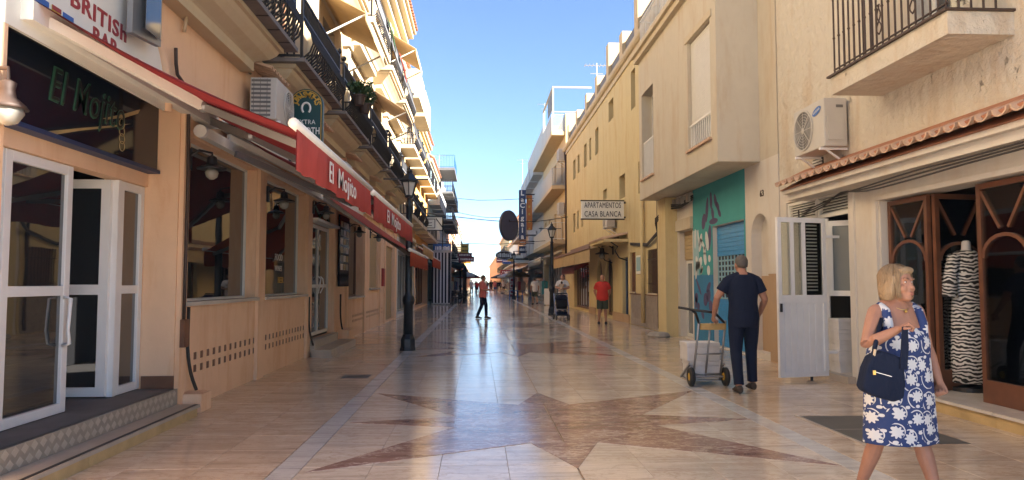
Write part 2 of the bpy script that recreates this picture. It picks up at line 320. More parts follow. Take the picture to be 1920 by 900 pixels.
for nm, mt, x0, x1, nc in ZONES:
    w_ = (x1 - x0) / nc; dy = SDY if nc > 1 else 1.2
    mb = MB(); slab_geo(mb, -w_ / 2, w_ / 2, -dy / 2, dy / 2); proto = None
    nrow = round((SY1 - SY0) / dy)
    for r in range(nrow):
        for c in range(nc):
            if proto is None: proto = mb.build(nm, mt, street, fix=False); o = proto
            else: o = bpy.data.objects.new(nm, proto.data); C.objects.link(o); o.parent = street
            o.location = (x0 + w_ * (c + 0.5), SY0 + dy * (r + 0.5), rs.uniform(-0.0006, 0.0006))
    far = MB()
    for a, b in ((-3.9, SY0), (SY1, 62.1)):
        for r in range(round((b - a) / dy)):
            for c in range(nc): slab_geo(far, x0 + w_ * c, x0 + w_ * (c + 1), a + dy * r, a + dy * (r + 1))
    far.box(x0, x1, 62.15, 400, -0.011, -0.001)
    far.build('far_' + nm, mt, street, fix=False, kind='stuff')
# --- eight-pointed stars of red marble let into the paving
CX = 0.77
def star(cy, joined=None):
    tips = [(0, 1.9), (2.06, 1.98), (2.09, 0.0), (2.06, -1.92), (0, -1.9), (-2.06, -1.92), (-2.06, 0.0), (-2.06, 1.95)]
    inn = [(0.3, 0.98), (1.0, 0.3), (1.0, -0.28), (0.3, -1.0), (-0.3, -1.0), (-1.0, -0.28), (-1.0, 0.3), (-0.3, 0.98)]
    P = [[inn[k - 1], tips[k], inn[k]] for k in range(8)]
    half = [(-0.006, 0.98)] + [p for p in inn if p[0] < 0][::-1] + [(-0.006, -1.0)]
    P += [[(-0.006, 0.98), (-0.3, 0.98), (-1.0, 0.3), (-1.0, -0.28), (-0.3, -1.0), (-0.006, -1.0)],
          [(0.006, 0.98), (0.3, 0.98), (1.0, 0.3), (1.0, -0.28), (0.3, -1.0), (0.006, -1.0)]]
    for poly in P:
        cx = sum(p[0] for p in poly) / len(poly); cyy = sum(p[1] for p in poly) / len(poly)
        pts = [(CX + cx + (p[0] - cx) * 0.997, cy + cyy + (p[1] - cyy) * 0.997, 0) for p in poly]
        mb = joined or MB(); mb.prism(pts, (0, 0, -0.005), (0, 0, 0.0035))
        if not joined: mb.build('star_inlay_piece', 'marble_red', street)
star(7.47); star(15.75); far = MB()
for k in range(2, 9): star(7.47 + 8.27 * k, far)
far.build('far_star_inlay', 'marble_red', street, kind='stuff')
MB().box(3.42, 4.35, 6.25, 7.6, -0.005, 0.004).build('slate_cover_plate', 'slate_cover', street)
MB().box(3.38, 3.42, 6.2, 7.65, -0.005, 0.0055).box(3.42, 4.35, 6.9, 6.906, -0.005, 0.0055).build('slate_cover_frame', 'stone_tread', street)

# ---------------------------------------------------------------- facade helpers
def facade(root, mat, X, s, y0, y1, z0, z1, ops, back=7.0, name='wall', roof=True):
    ys = sorted({y0, y1} | {o[0] for o in ops} | {o[1] for o in ops}); zs = sorted({z0, z1} | {o[2] for o in ops} | {o[3] for o in ops})
    ys = [y for y in ys if y0 <= y <= y1]; zs = [z for z in zs if z0 <= z <= z1]; mb = MB(); B = X - s * back
    for i in range(len(ys) - 1):
        for j in range(len(zs) - 1):
            cy, cz = (ys[i] + ys[i + 1]) / 2, (zs[j] + zs[j + 1]) / 2
            if any(o[0] < cy < o[1] and o[2] < cz < o[3] for o in ops): continue
            mb.quad((X, ys[i], zs[j]), (X, ys[i + 1], zs[j]), (X, ys[i + 1], zs[j + 1]), (X, ys[i], zs[j + 1]))
    for o in ops:
        a, b, c, d, dp = o[:5]; I = X - s * dp
        mb.quad((X, a, c), (X, b, c), (I, b, c), (I, a, c)); mb.quad((X, a, d), (X, b, d), (I, b, d), (I, a, d))
        mb.quad((X, a, c), (X, a, d), (I, a, d), (I, a, c)); mb.quad((X, b, c), (X, b, d), (I, b, d), (I, b, c))
    for y in (y0, y1): mb.quad((X, y, z0), (X, y, z1), (B, y, z1), (B, y, z0))
    mb.quad((B, y0, z0), (B, y1, z0), (B, y1, z1), (B, y0, z1))
    if roof: mb.quad((X, y0, z1), (X, y1, z1), (B, y1, z1), (B, y0, z1))
    return mb.build(name, mat, root, fix=False)
def frame_mb(X, s, y0, y1, z0, z1, t=0.05, dp=0.05, mull=0, rails=()):
    mb = MB(); A, B = X, X - s * dp
    mb.box(A, B, y0, y0 + t, z0, z1).box(A, B, y1 - t, y1, z0, z1)
    mb.box(A, B, y0 + t, y1 - t, z0, z0 + t).box(A, B, y0 + t, y1 - t, z1 - t, z1)
    for k in range(mull):
        y = y0 + (y1 - y0) * (k + 1) / (mull + 1); mb.box(A, B, y - t / 2, y + t / 2, z0 + t, z1 - t)
    for z in rails: mb.box(A - s * 0.003, B, y0 + t, y1 - t, z - t / 2, z + t / 2)
    return mb
def window(root, X, s, y0, y1, z0, z1, dp=0.2, fmat='white_paint', pane='pane_dark', mull=1, t=0.05, sill=None, shutter=None, name='window', sh_frac=1.0, rails=()):
    I = X - s * dp
    w_ = frame_mb(I + s * 0.02, s, y0 + 0.003, y1 - 0.003, z0 + 0.003, z1 - 0.003, t, 0.06, mull, rails).build(name, fmat, root)
    MB().box(I - s * 0.01, I - s * 0.022, y0 + 0.01, y1 - 0.01, z0 + 0.01, z1 - 0.01).build('pane', pane, w_)
    if sill: MB().box(X - s * (dp - 0.03), X + s * 0.06, y0 - 0.05, y1 + 0.05, z0 - 0.045, z0 + 0.002).build('sill', sill, w_)
    if shutter:
        mb = MB(); z = z1 - 0.02; zb = z1 - (z1 - z0) * sh_frac
        while z > zb + 0.03:
            mb.box(I + s * 0.05, I + s * 0.028, y0 + 0.03, y1 - 0.03, z - 0.04, z); z -= 0.048
        mb.box(I + s * 0.03, I + s * 0.026, y0 + 0.03, y1 - 0.03, zb, z1 - 0.01)
        mb.build('shutter', shutter, w_)
    return w_
def flat_rail(mb, X, s, y0, y1, z, h, xb, step=0.12, w_=0.018):
    x = X
    for zz in (z + 0.08, z + h):
        mb.bar((x, y0, zz), (x, y1, zz), 0.03); mb.bar((x, y0, zz), (xb, y0, zz), 0.03); mb.bar((x, y1, zz), (xb, y1, zz), 0.03)
    n = max(2, int((y1 - y0) / step))
    for k in range(n + 1): y = y0 + (y1 - y0) * k / n; mb.box(x - w_ / 2, x + w_ / 2, y - w_ / 2, y + w_ / 2, z, z + h)
    n = max(2, int(abs(xb - x) / step))
    for k in range(1, n):
        xx = x + (xb - x) * k / n
        for y in (y0, y1): mb.box(xx - w_ / 2, xx + w_ / 2, y - w_ / 2, y + w_ / 2, z, z + h)
def balcony(root, X, s, y0, y1, z, proj, style='flat', slab='cream_trim', rail='iron', th=0.14, rh=0.95, step=0.12):
    Fx = X + s * proj
    b = MB().box(X - s * 0.05, Fx, y0, y1, z - th, z).build('balcony', slab, root)
    mb = MB()
    if style == 'flat': flat_rail(mb, Fx - s * 0.05, s, y0 + 0.05, y1 - 0.05, z, rh, X, step)
    elif style == 'solid':
        mb.box(Fx - s * 0.08, Fx - s * 0.002, y0 + 0.002, y1 - 0.002, z, z + rh).box(X, Fx - s * 0.082, y0 + 0.002, y0 + 0.08, z, z + rh).box(X, Fx - s * 0.082, y1 - 0.08, y1 - 0.002, z, z + rh)
    elif style == 'mixed':       # solid street front, barred ends
        mb.box(Fx - s * 0.06, Fx - s * 0.002, y0 + 0.002, y1 - 0.002, z, z + rh)
        for y in (y0 + 0.03, y1 - 0.03):
            for zz in (z + 0.08, z + rh): mb.bar((Fx - s * 0.06, y, zz), (X, y, zz), 0.03)
            k = X
            for q in range(1, 12): xx = X + (Fx - s * 0.06 - X) * q / 12; mb.box(xx - 0.01, xx + 0.01, y - 0.01, y + 0.01, z, z + rh)
    elif style == 'bulge':
        prof = [(0.0, 0.04), (0.10, 0.13), (0.15, 0.27), (0.11, 0.43), (0.03, 0.56), (0.0, 0.66), (0.0, rh)]
        for y in (y0 + 0.03, y1 - 0.03):
            mb.box(Fx - s * 0.06 - 0.02, Fx - s * 0.06 + 0.02, y - 0.02, y + 0.02, z, z + rh + 0.04); mb.ell((Fx - s * 0.06, y, z + rh + 0.09), 0.055, n=8, m=6)
        x = Fx - s * 0.06
        n = int((y1 - y0) / step)
        for k in range(1, n):
            y = y0 + 0.03 + (y1 - y0 - 0.06) * k / n; mb.tube([(x + s * d, y, z + h) for d, h in prof], 0.0155, 4, False)
        n = int(proj / step)
        for k in range(1, n):
            xx = X + (x - X) * k / n
            for y, q in ((y0 + 0.03, -1), (y1 - 0.03, 1)): mb.tube([(xx, y + q * d, z + h) for d, h in prof], 0.0155, 4, False)
        for zz in (0.04, 0.66, rh):
            mb.bar((x, y0 + 0.03, z + zz), (x, y1 - 0.03, z + zz), 0.036, 0.028)
            for y in (y0 + 0.03, y1 - 0.03): mb.bar((x, y, z + zz), (X, y, z + zz), 0.036, 0.028)
    mb.build('railing', rail, b); return b
def corbel(b, X, s, y0, y1, ztop, proj, mat='cream_trim', h=0.5, start=0.1):
    mb = MB(); st = [(0, 0.0), (0, 0.07), (0.05, 0.075), (0.07, 0.12), (0.13, 0.17), (0.22, 0.26), (0.27, 0.33), (0.31, 0.345), (0.31, h - .06), (0.36, h - .05), (0.5, h)] if h > .42 else [(0, 0), (0, .06), (.05, .065), (.08, .12), (.16, .19), (.3, .25), (.33, .27), (.33, h)]
    vs = []
    for ins, dz in st:
        q = start + ins; xo = X + s * max(0.06, proj - q); vs += [(X - s * .05, y0 + q * .8, ztop - dz), (xo, y0 + q * .8, ztop - dz), (xo, y1 - q * .8, ztop - dz), (X - s * .05, y1 - q * .8, ztop - dz)]
    mb.add(vs, [(4 * i + k, 4 * i + (k + 1) % 4, 4 * i + 4 + (k + 1) % 4, 4 * i + 4 + k) for i in range(len(st) - 1) for k in range(4)] + [(0, 1, 2, 3), tuple(range(len(vs) - 4, len(vs)))])
    return mb.build('corbel', mat, b)
def tile_course(root, X, s, y0, y1, z, proj, slope=0.25, pitch=0.24, name='roof_tile', mat='terracotta', each=True, edge='mortar', flip=1):
    # barrel tiles laid down the slope, seen from below as a row of scallops
    def one(y):
        mb = MB(); n = 7; r = pitch * 0.42; L0 = V((X + s * (proj + 0.03), y, z)); L1 = V((X, y, z + slope))
        ring = []
        for P in (L0, L1):
            for k in range(n): t = math.pi * k / (n - 1); ring.append(P + V((0, -r * math.cos(t), flip * r * 0.8 * math.sin(t) - r * 0.3 * flip)))
            for k in range(n): t = math.pi * (n - 1 - k) / (n - 1); ring.append(P + V((0, -(r - 0.02) * math.cos(t), (flip * (r - 0.02) * 0.8 * math.sin(t) - r * 0.3 * flip))))
        m = 2 * n
        mb.add(ring, [tuple(range(m))[::-1], tuple(range(m, 2 * m))] + [(i, (i + 1) % m, m + (i + 1) % m, m + i) for i in range(m)]); return mb
    n = int(round((y1 - y0) / pitch))
    if each:
        p0 = None
        for k in range(n):
            y = y0 + pitch * (k + 0.5)
            if p0 is None: p0 = one(y).build(name, mat, root); ya = y
            else:
                o = bpy.data.objects.new(name, p0.data); C.objects.link(o); o.parent = p0.parent; o.location = p0.location + V((0, y - ya, 0))
    else:
        mb = MB()
        for k in range(n): q = one(y0 + pitch * (k + 0.5)); mb.add(q.v, q.f)
        mb.build(name + 's', mat, root, kind='stuff')
def ac_unit(X, s, y0, y1, z0, z1, dpt, label, wall_gap=0.06, brand=None, fan_dir=1):
    A = X + s * wall_gap; B = X + s * (wall_gap + dpt)
    t = thing('air_conditioner', label, 'air conditioner', (X, (y0 + y1) / 2, z0), 'outdoor air conditioning units')
    MB().box(A, B, y0, y1, z0, z1).build('casing', 'ac_white', t, bevel=0.015)
    r = min(z1 - z0, y1 - y0) * 0.42; cy = y1 - r * 1.15 if fan_dir > 0 else y0 + r * 1.15; cz = (z0 + z1) / 2
    ring = MB(); prof = []
    for rr, dd in ((r * 1.04, 0.001), (r * 1.04, 0.02), (r * 0.97, 0.02), (r * 0.97, 0.001)): prof.append((rr, dd))
    n = 24; vs = [V((B + s * d, cy + q * math.cos(2 * math.pi * k / n), cz + q * math.sin(2 * math.pi * k / n))) for q, d in prof for k in range(n)]
    ring.add(vs, [(i * n + k, i * n + (k + 1) % n, (i + 1) * n + (k + 1) % n, (i + 1) * n + k) for i in range(3) for k in range(n)])
    ring.build('fan_ring', 'ac_white', t)
    fb = MB(); fb.add([V((B + s * 0.004, cy + r * math.cos(2 * math.pi * k / n), cz + r * math.sin(2 * math.pi * k / n))) for k in range(n)], [tuple(range(n))]); g = fb.build('fan_grille', 'ac_grey', t)
    mb = MB()
    for q in range(1, 7):
        rr = r * q / 7; mb.tube([(B + s * 0.014, cy + rr * math.cos(2 * math.pi * k / 20), cz + rr * math.sin(2 * math.pi * k / 20)) for k in range(21)], 0.004, 4, False)
    for k in range(8): a = math.pi * k / 4; mb.bar((B + s * 0.014, cy, cz), (B + s * 0.014, cy + r * math.cos(a), cz + r * math.sin(a)), 0.007)
    mb.ell((B + s * 0.014, cy, cz), (0.012, r * 0.16, r * 0.16), n=10, m=6); mb.build('grille_wires', 'ac_white', g)
    for y in (y0 + 0.1, y1 - 0.1): MB().bar((X - s * 0.01, y, z0 - 0.02), (B + s * 0.03, y, z0 - 0.02), 0.035).bar((X, y, z0 - 0.25), (X + s * (wall_gap + dpt * .8), y, z0 - 0.03), 0.025).build('bracket', 'white_metal', t)
    return t, A, B
# ================================================================ LEFT SIDE
bar = thing('bar_building', 'peach bar building with red awnings and black bulging balconies, nearest on the left', 'building', (LX, 15, 0))
def YL(px, X=LX): return onX(px, 530, X)[0]
w1 = (8.17, 10.75); w2 = (11.12, 13.8); dr = (14.2, 16.35); w3 = (18.2, 20.7)
vent1 = (8.45, 13.95, 0.36, 0.64); vent2 = (19.0, 25.0, 0.36, 0.60)
ops = [(3.4, 7.98, 0.28, 3.42, 0.38), (w1[0], w1[1], 1.2, 3.08, 0.16), (w2[0], w2[1], 1.2, 3.08, 0.16), (dr[0], dr[1], 0.3, 3.1, 0.1), (w3[0], w3[1], 1.05, 3.05, 0.22),
       (21.95, 23.9, 1.25, 2.95, 0.12), (25.5, 28.1, 0.06, 2.75, 0.12), vent1 + (0.03,), vent2 + (0.03,)]
BAL1 = [(5.9, 10.3), (10.72, 13.65), (14.05, 17.2), (17.65, 20.9), (21.35, 24.5), (24.95, 28.6)]
BAL2 = [(13.6, 17.0), (17.6, 21.0), (21.6, 25.0), (25.6, 28.9)]
BZ1, BZ2, BP = 4.78, 8.0, .68
for a, b in BAL1: c = (a + b) / 2; ops.append((c - 0.62, c + 0.62, BZ1, BZ1 + 2.25, 0.2))
for a, b in BAL2: c = (a + b) / 2; ops.append((c - 0.6, c + 0.6, BZ2, BZ2 + 2.15, 0.2))
WALLA = facade(bar, 'peach', LX, 1, 2.2, 29.2, 0, 4.6, [o for o in ops if o[3] < 4])
facade(bar, 'cream', LX, 1, 2.2, 29.2, 4.6, 12.0, [o for o in ops if o[2] > 4], name='upper_wall')
# pilasters, plinths, mouldings
for a, b in ((8.0, 8.16), (10.77, 11.1), (13.82, 14.18), (16.37, 16.6), (18.0, 18.18), (20.72, 21.0), (24.0, 24.25), (25.25, 25.48), (28.12, 28.4)):
    box('pilaster', 'peach', bar, LX + 0.002, LX + 0.05, a, b, 0.0, 3.35)
for q in ((0.09, 8.0, 3.38, 3.5, 'peach'), (0.06, 2.3, 4.58, 4.7, 'cream_trim'), (0.04, 2.3, 7.6, 7.7, 'cream_trim')): box('string_course', q[4], bar, LX + .001, LX + q[0], q[1], 29.2, q[2], q[3])
box('pipe_box', 'peach', bar, LX + 0.003, LX + 0.25, 8.12, 8.42, 0, 0.2); box('pipe_box', 'peach', bar, LX + 0.003, LX + 0.28, 17.0, 17.75, 0, 0.32)
# windows of the bar
for k, (a, b) in enumerate((w1, w2)):
    w_ = window(bar, LX, 1, a, b, 1.2, 3.08, 0.16, 'white_paint', 'pane_dark', 0, 0.03)
    MB().box(LX - 0.14, LX + 0.07, a - 0.02, b + 0.02, 1.16, 1.204).build('sill', 'marble_sill', w_)
window(bar, LX, 1, w3[0], w3[1], 1.05, 3.05, 0.22, 'brown_paint', 'pane_dark', 0, 0.05, 'marble_sill')
window(bar, LX, 1, 21.95, 23.9, 1.25, 2.95, 0.12, 'brown_paint', 'pane_dark', 0, 0.05, 'marble_sill', 'shutter_beige')
window(bar, LX, 1, 25.5, 28.1, 0.06, 2.75, 0.12, 'brown_paint', 'pane_dark', 0, 0.06, None, 'shutter_beige', name='shuttered_door')
for s_, yy, zz, sz in (('FOOD', 12.6, 1.85, 0.16), ('WINES', 12.6, 1.66, 0.13), ('BEER', 12.75, 1.46, 0.15)):
    text(s_, 'window_lettering', 'gold' if s_ == 'BEER' else 'letter_white', bar, (LX - 0.165, yy, zz), (0, 1, 0), (0, 0, 1), sz, 0.003)
# lattice vents
for (a, b, c, d) in (vent1, vent2):
    box('vent_backing', 'brown_paint', bar, LX - 0.06, LX - 0.016, a + .001, b - .001, c + .001, d - .001)
    mb = MB(); zm = (c + d) / 2; y = a
    for z in (c + 0.012, zm, d - 0.012): mb.box(LX - 0.02, LX - 0.003, a, b, z - (0.03 if z == zm else 0.012), z + (0.03 if z == zm else 0.012))
    while y < b: mb.box(LX - 0.019, LX - 0.0035, y, y + 0.085, c, d); y += 0.2
    mb.build('vent_lattice', 'peach', bar)
# entrance: doors, floor, steps
DX = -3.65
box('entrance_floor', 'grey_slab', bar, -9.0, LX + 0.02, 3.41, 7.97, 0.25, 0.282)
box('lintel', 'peach', bar, DX - 0.1, DX + 0.06, 3.41, 7.97, 2.46, 3.41); 
mb = MB(); mb.box(DX + .05, LX + .01, 7.955, 7.975, .285, .42); mb.build('skirting', 'brown_paint', bar)
def leaf(parent, y0, y1, name='door_leaf', X=DX, z0=0.29, z1=2.455, handle=None):
    d = frame_mb(X + 0.03, 1, y0, y1, z0, z1, 0.085, 0.06, 0, (z0 + 1.06,)).build(name, 'white_metal', parent, bevel=0.006)
    MB().box(X, X - 0.012, y0 + 0.06, y1 - 0.06, z0 + 0.06, z1 - 0.06).build('pane', 'pane_dark', d)
    if handle:
        y = handle; MB().tube([(X + 0.03, y, z0 + 1.0), (X + 0.09, y, z0 + 0.99), (X + 0.09, y - 0.03, z0 + 0.72), (X + 0.09, y + 0.0, z0 + 0.6), (X + 0.03, y, z0 + 0.58)], 0.016, 8).build('handle', 'white_metal', d, smooth=True)
    return d
leaf(bar, 5.05, 5.64, 'side_light'); leaf(bar, 5.66, 6.585, handle=6.5); leaf(bar, 7.44, 7.965, 'side_light')
box('door_frame_post', 'white_metal', bar, DX - 0.03, DX + 0.035, 7.39, 7.437, 0.29, 2.455)
# inward-opened leaf
d = MB()
X0, X1, yy = DX - 0.02, DX - 0.78, 7.39
for (a, b, c, e) in ((X1, X0, 0.3, 0.3895), (X1, X0, 2.3605, 2.45), (X1 + .0905, X0 - .0905, 1.3, 1.4), (X0 - 0.09, X0, 0.39, 2.36), (X1, X1 + 0.09, 0.39, 2.36)): d.box(a, b, yy - 0.05, yy, c, e)
d = d.build('door_leaf', 'white_metal', bar); box('pane', 'pane_dark', d, X1 + 0.05, X0 - 0.05, yy - 0.03, yy - 0.02, 0.35, 2.4)
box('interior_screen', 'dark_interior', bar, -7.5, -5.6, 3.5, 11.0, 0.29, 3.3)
# tiled riser and yellow stone step
mb = MB().box(LX + .002, LX + .045, 3.4, 7.985, 0.116, 0.282); mb.build('step_riser', 'riser_tile', bar)
k = 0
mbt = MB()
y = 3.45
while y < 7.9:
    for r in range(2):
        yy = y + (0.055 if r else 0); z = 0.158 + r * 0.082
        mbt.add([(LX + .0475, yy - 0.04, z), (LX + .0475, yy, z - 0.035), (LX + .0475, yy + 0.04, z), (LX + .0475, yy, z + 0.035), (LX + .0455, yy - 0.045, z), (LX + .0455, yy, z - 0.04), (LX + .0455, yy + 0.045, z), (LX + .0455, yy, z + 0.04)], [(0, 1, 2, 3), (0, 1, 5, 4), (1, 2, 6, 5), (2, 3, 7, 6), (3, 0, 4, 7)])
    y += 0.11
mbt.build('riser_tile_pattern', 'stone_tread', bar, kind='stuff')
box('step_tread', 'stone_tread', bar, LX + .002, -2.98, 3.4, 7.98, 0.085, 0.115); box('tread_nosing', 'black', bar, -3.03, -3.0, 3.4, 7.97, 0.1145, 0.119)
y = 3.3
for L in (0.62, 0.62, 0.62, 0.62, 0.62, 0.62, 0.62, 0.29):
    box('step_stone', 'stone_step', bar, LX + .003, -2.985, y, y + L - 0.006, 0.0, 0.0845); y += L
# second door, its steps and transom
w_ = window(bar, LX, 1, dr[0] + 0.05, dr[1], 0.34, 2.62, 0.1, 'white_paint', 'pane_dark', 1, 0.07, name='double_door', rails=(1.35,))
MB().tube([(LX - 0.05, 15.2, 1.55), (LX - 0.0, 15.2, 1.5), (LX + 0.0, 15.1, 1.35), (LX - 0.05, 15.2, 1.2)], 0.014, 6).tube([(LX - 0.05, 15.4, 1.55), (LX - 0.0, 15.4, 1.5), (LX + 0.0, 15.5, 1.35), (LX - 0.05, 15.4, 1.2)], 0.014, 6).build('handle', 'white_metal', w_)
box('transom_ledge', 'white_paint', bar, LX - 0.09, LX + 0.14, dr[0], dr[1] + 0.1, 2.635, 2.69)
tp = box('transom_window', 'dark_panel', bar, LX - 0.11, LX - 0.06, dr[0], dr[1], 2.7, 3.09)
MB().tube([(LX - 0.055, 14.4, 2.75), (LX - 0.055, 14.8, 3.0), (LX - 0.055, 15.3, 2.8), (LX - 0.055, 15.8, 3.0), (LX - 0.055, 16.2, 2.76)], 0.02, 5).build('painted_leaf', 'letter_green', tp)
box('door_step', 'stone_tread', bar, LX + 0.002, LX + 0.14, dr[0] - 0.1, dr[1] + 0.05, 0.0, 0.31); box('door_step', 'stone_tread', bar, LX + 0.142, LX + 0.5, dr[0] - 0.35, dr[1] + 0.25, 0.0, 0.15)
mn = thing('menu_board', 'tall dark menu board with small pictures on the peach wall beside the double door', 'menu board', (LX, 17.5, 1.3))
box('board', 'dark_panel', mn, LX + 0.052, LX + 0.09, 16.75, 17.95, 1.33, 3.0)
for r in range(6):
    for c in range(3): box('menu_photo', ('swoosh', 'grey_metal', 'letter_white')[(r + c) % 3], mn, LX + 0.0905, LX + 0.094, 16.85 + c * 0.36, 17.12 + c * 0.36, 2.72 - r * 0.2, 2.86 - r * 0.2)
# El Mojito panel
pn = thing('bar_sign', 'glossy black fascia panel with green script lettering above the bar entrance', 'sign', (-3.5, 6, 2.6))
PX = -3.49
box('panel', 'dark_panel', pn, PX - 0.2, PX, 3.45, 7.95, 2.64, 3.40); box('panel_edge', 'navy', pn, PX - 0.1, PX + 0.03, 3.45, 7.96, 2.60, 2.638)
yy, zz = onX(165, 195, PX)
text('El Mojito', 'sign_lettering', 'letter_green', pn, (PX + 0.001, yy + 0.02, zz + 0.02), (0, 1, 0), (0, 0, 1), 0.42, 0.006, 1.25, 0.012, 0.25)
text('El Mojito', 'sign_lettering', 'black', pn, (PX + 0.009, yy + 0.02, zz + 0.02), (0, 1, 0), (0, 0, 1), 0.40, 0.004, 1.2, -0.012, 0.25)
for pts in ([(192, 222), (230, 214), (262, 205), (258, 213), (232, 221), (200, 224)], [(80, 247), (150, 240), (245, 232), (215, 238), (150, 245), (105, 252)]):
    P = [V((PX + 0.002,) + onX(px, py, PX)) for px, py in pts]; MB().prism(P, (0, 0, 0), (0.004, 0, 0)).build('painted_swoosh', 'swoosh', pn)
mb = MB()
for i in range(4): yy, zz = onX(228, 232 + i * 14, PX); mb.tube([(PX + 0.004, yy + 0.05 * math.cos(t), zz + 0.05 * math.sin(t)) for t in [q * math.pi / 5 for q in range(11)]], 0.004, 4, False)
mb.build('painted_spiral', 'swoosh', pn)
# British Bar arch sign
ar = thing('arch_sign', 'white arched board with red lettering and little flags above the red awning', 'sign', (LX, 6, 3.4))
cyA, zA, rA = 5.95, 3.2, 1.62
arc = [V((LX + 0.002, cyA - rA * math.cos(t), zA + rA * 0.78 * math.sin(t))) for t in [math.pi * k / 28 for k in range(29)]]
MB().prism(arc, (0, 0, 0), (0.03, 0, 0)).build('board', 'sign_white', ar)
mb = MB(); mb.tube([p + V((0.03, 0, 0)) for p in arc], 0.05, 6); mb.build('arch_moulding', 'peach', ar, smooth=True)
def tx_at(s, px, py, size, mat, width=None, bold=0.01, X=LX + 0.033, par=None, nm='lettering'):
    y, z = onX(px, py, X); return text(s, nm, mat, par or ar, (X, y, z), (0, 1, 0), (0, 0, 1), size, 0.006, width, bold)
tx_at('BRITISh', 188, 34, 0.2, 'letter_red', 0.9, 0.02); tx_at('BAR', 197, 80, 0.19, 'letter_red', 0.42, 0.02); tx_at('Est. 19', 274, 127, 0.085, 'letter_red', 0.42, 0.0)
FX = LX + 0.034
def flag(px0, px1, ytop, h, bands, nm):
    a, z = onX(px0, ytop, FX); b, _ = onX(px1, ytop, FX)
    f = box('flag', bands[0][0], ar, FX, FX + 0.004, a, b, z - h, z)
    for m_, p, q in bands[1:]: box('flag_band', m_, f, FX + 0.0045, FX + 0.007, a, b, z - h * q, z - h * p)
    return a, b, z
flag(97, 114, 8, 0.13, [('sign_yellow',), ('letter_red', 0, .27), ('letter_red', .73, 1)], 's'); flag(118, 138, 22, 0.12, [('sign_blue',)], 'e')
a, b, z = flag(62, 92, -14, 0.14, [('sign_blue',), ('letter_white', .38, .62), ('letter_red', .44, .56)], 'u')
# --- upper storey doors, balconies
for a, b in BAL1:
    c = (a + b) / 2; window(bar, LX, 1, c - 0.62, c + 0.62, BZ1, BZ1 + 2.25, 0.2, 'brown_paint', 'pane_dark', 1, 0.07, name='balcony_door')
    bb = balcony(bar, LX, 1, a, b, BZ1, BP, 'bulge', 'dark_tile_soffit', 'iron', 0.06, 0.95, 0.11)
    corbel(bb, LX, 1, a - 0.02, b + 0.02, BZ1 - .06, BP, start=.17, h=.4)
    y = a + 0.45
    while y < b: box('soffit_joint', 'black', bb, LX + BP - .16, LX + BP - .002, y, y + 0.02, BZ1 - .067, BZ1 - .058); y += 0.5
for a, b in BAL2:
    c = (a + b) / 2; window(bar, LX, 1, c - 0.6, c + 0.6, BZ2, BZ2 + 2.15, 0.2, 'brown_paint', 'pane_mid', 1, 0.07, name='balcony_door', shutter='toldo' if a > 19 else None, sh_frac=0.5)
    bb = balcony(bar, LX, 1, a, b, BZ2, BP, 'bulge', 'cream_trim', 'iron', 0.14, 0.95, 0.13); corbel(bb, LX, 1, a, b, BZ2 - .14, BP, 'cream_trim', 0.55, .06)
for (a, b), (c, d) in zip(BAL1, BAL1[1:]): tile_course(bar, LX, 1, b - 0.3, c + 0.35, 4.42, 0.36, 0.12, 0.15, 'ledge_tile', 'pale_terracotta', False)
# pilaster shutters and moulded panels on the sunlit upper wall
for y in [q[1] + 0.18 for q in BAL1]: MB().box(LX + 0.002, LX + 0.14, y - 0.16, y + 0.16, 4.75, 7.5).box(LX + 0.002, LX + 0.2, y - 0.2, y + 0.2, 7.1, 7.22).build('upper_pilaster', 'cream_trim', bar)
for y in [q[1] + 0.28 for q in BAL2]: MB().box(LX + 0.002, LX + 0.16, y - 0.18, y + 0.18, 7.85, 10.6).box(LX + 0.002, LX + 0.24, y - 0.22, y + 0.22, 10.3, 10.42).build('upper_pilaster', 'cream_trim', bar)
# cornice and eave
MB().box(LX - 0.02, LX + 0.2, 2.2, 29.2, 10.9, 11.15).box(LX - 0.02, LX + 0.4, 2.2, 29.2, 11.151, 11.4).box(LX - 0.02, LX + 0.6, 2.2, 29.2, 11.401, 11.6).build('cornice', 'cream_trim', bar)
box('eave_board', 'cream', bar, LX - .02, LX + .7, 2.2, 29.25, 11.602, 11.7)
tile_course(bar, LX, 1, 2.2, 29.2, 11.76, .75, 0.3, 0.3, 'roof_tile', 'terracotta', False)
# awning poles (toldos) over balconies
for i, (y0, y1, z, pr, dz, lb) in enumerate(((21.6, 24.2, 7.3, 1.1, 0.7, 'brown canvas shade sloping out above the fifth bulging balcony on the left'),
        (14.3, 17.0, 7.35, 1.0, 0.5, 'tan canvas shade sloping out above the balcony with the flower pots'), (25.8, 28.6, 10.5, 1.0, 0.6, 'tan canvas shade under the eave farthest down the peach building'))):
    t = thing('balcony_awning', lb, 'awning', (LX, (y0 + y1) / 2, z - dz), 'canvas shades over the upper balconies')
    MB().prism([(LX + 0.03, y0, z), (LX + pr, y0, z - dz), (LX + pr, y0, z - dz - 0.02), (LX + 0.03, y0, z - 0.02)], (0, 0, 0), (0, y1 - y0, 0)).prism([(LX + pr, y0, z - dz), (LX + pr + 0.01, y0, z - dz), (LX + pr + 0.01, y0, z - dz - 0.2), (LX + pr, y0, z - dz - 0.2)], (0, 0, 0), (0, y1 - y0, 0)).build('canopy', 'toldo' if i < 1 else 'awning_tan', t)
    for y in (y0 + 0.05, y1 - 0.05): MB().tube([(LX, y, z - dz - 0.55), (LX + pr, y, z - dz - 0.03)], 0.022, 6).build('arm', 'white_paint', t)
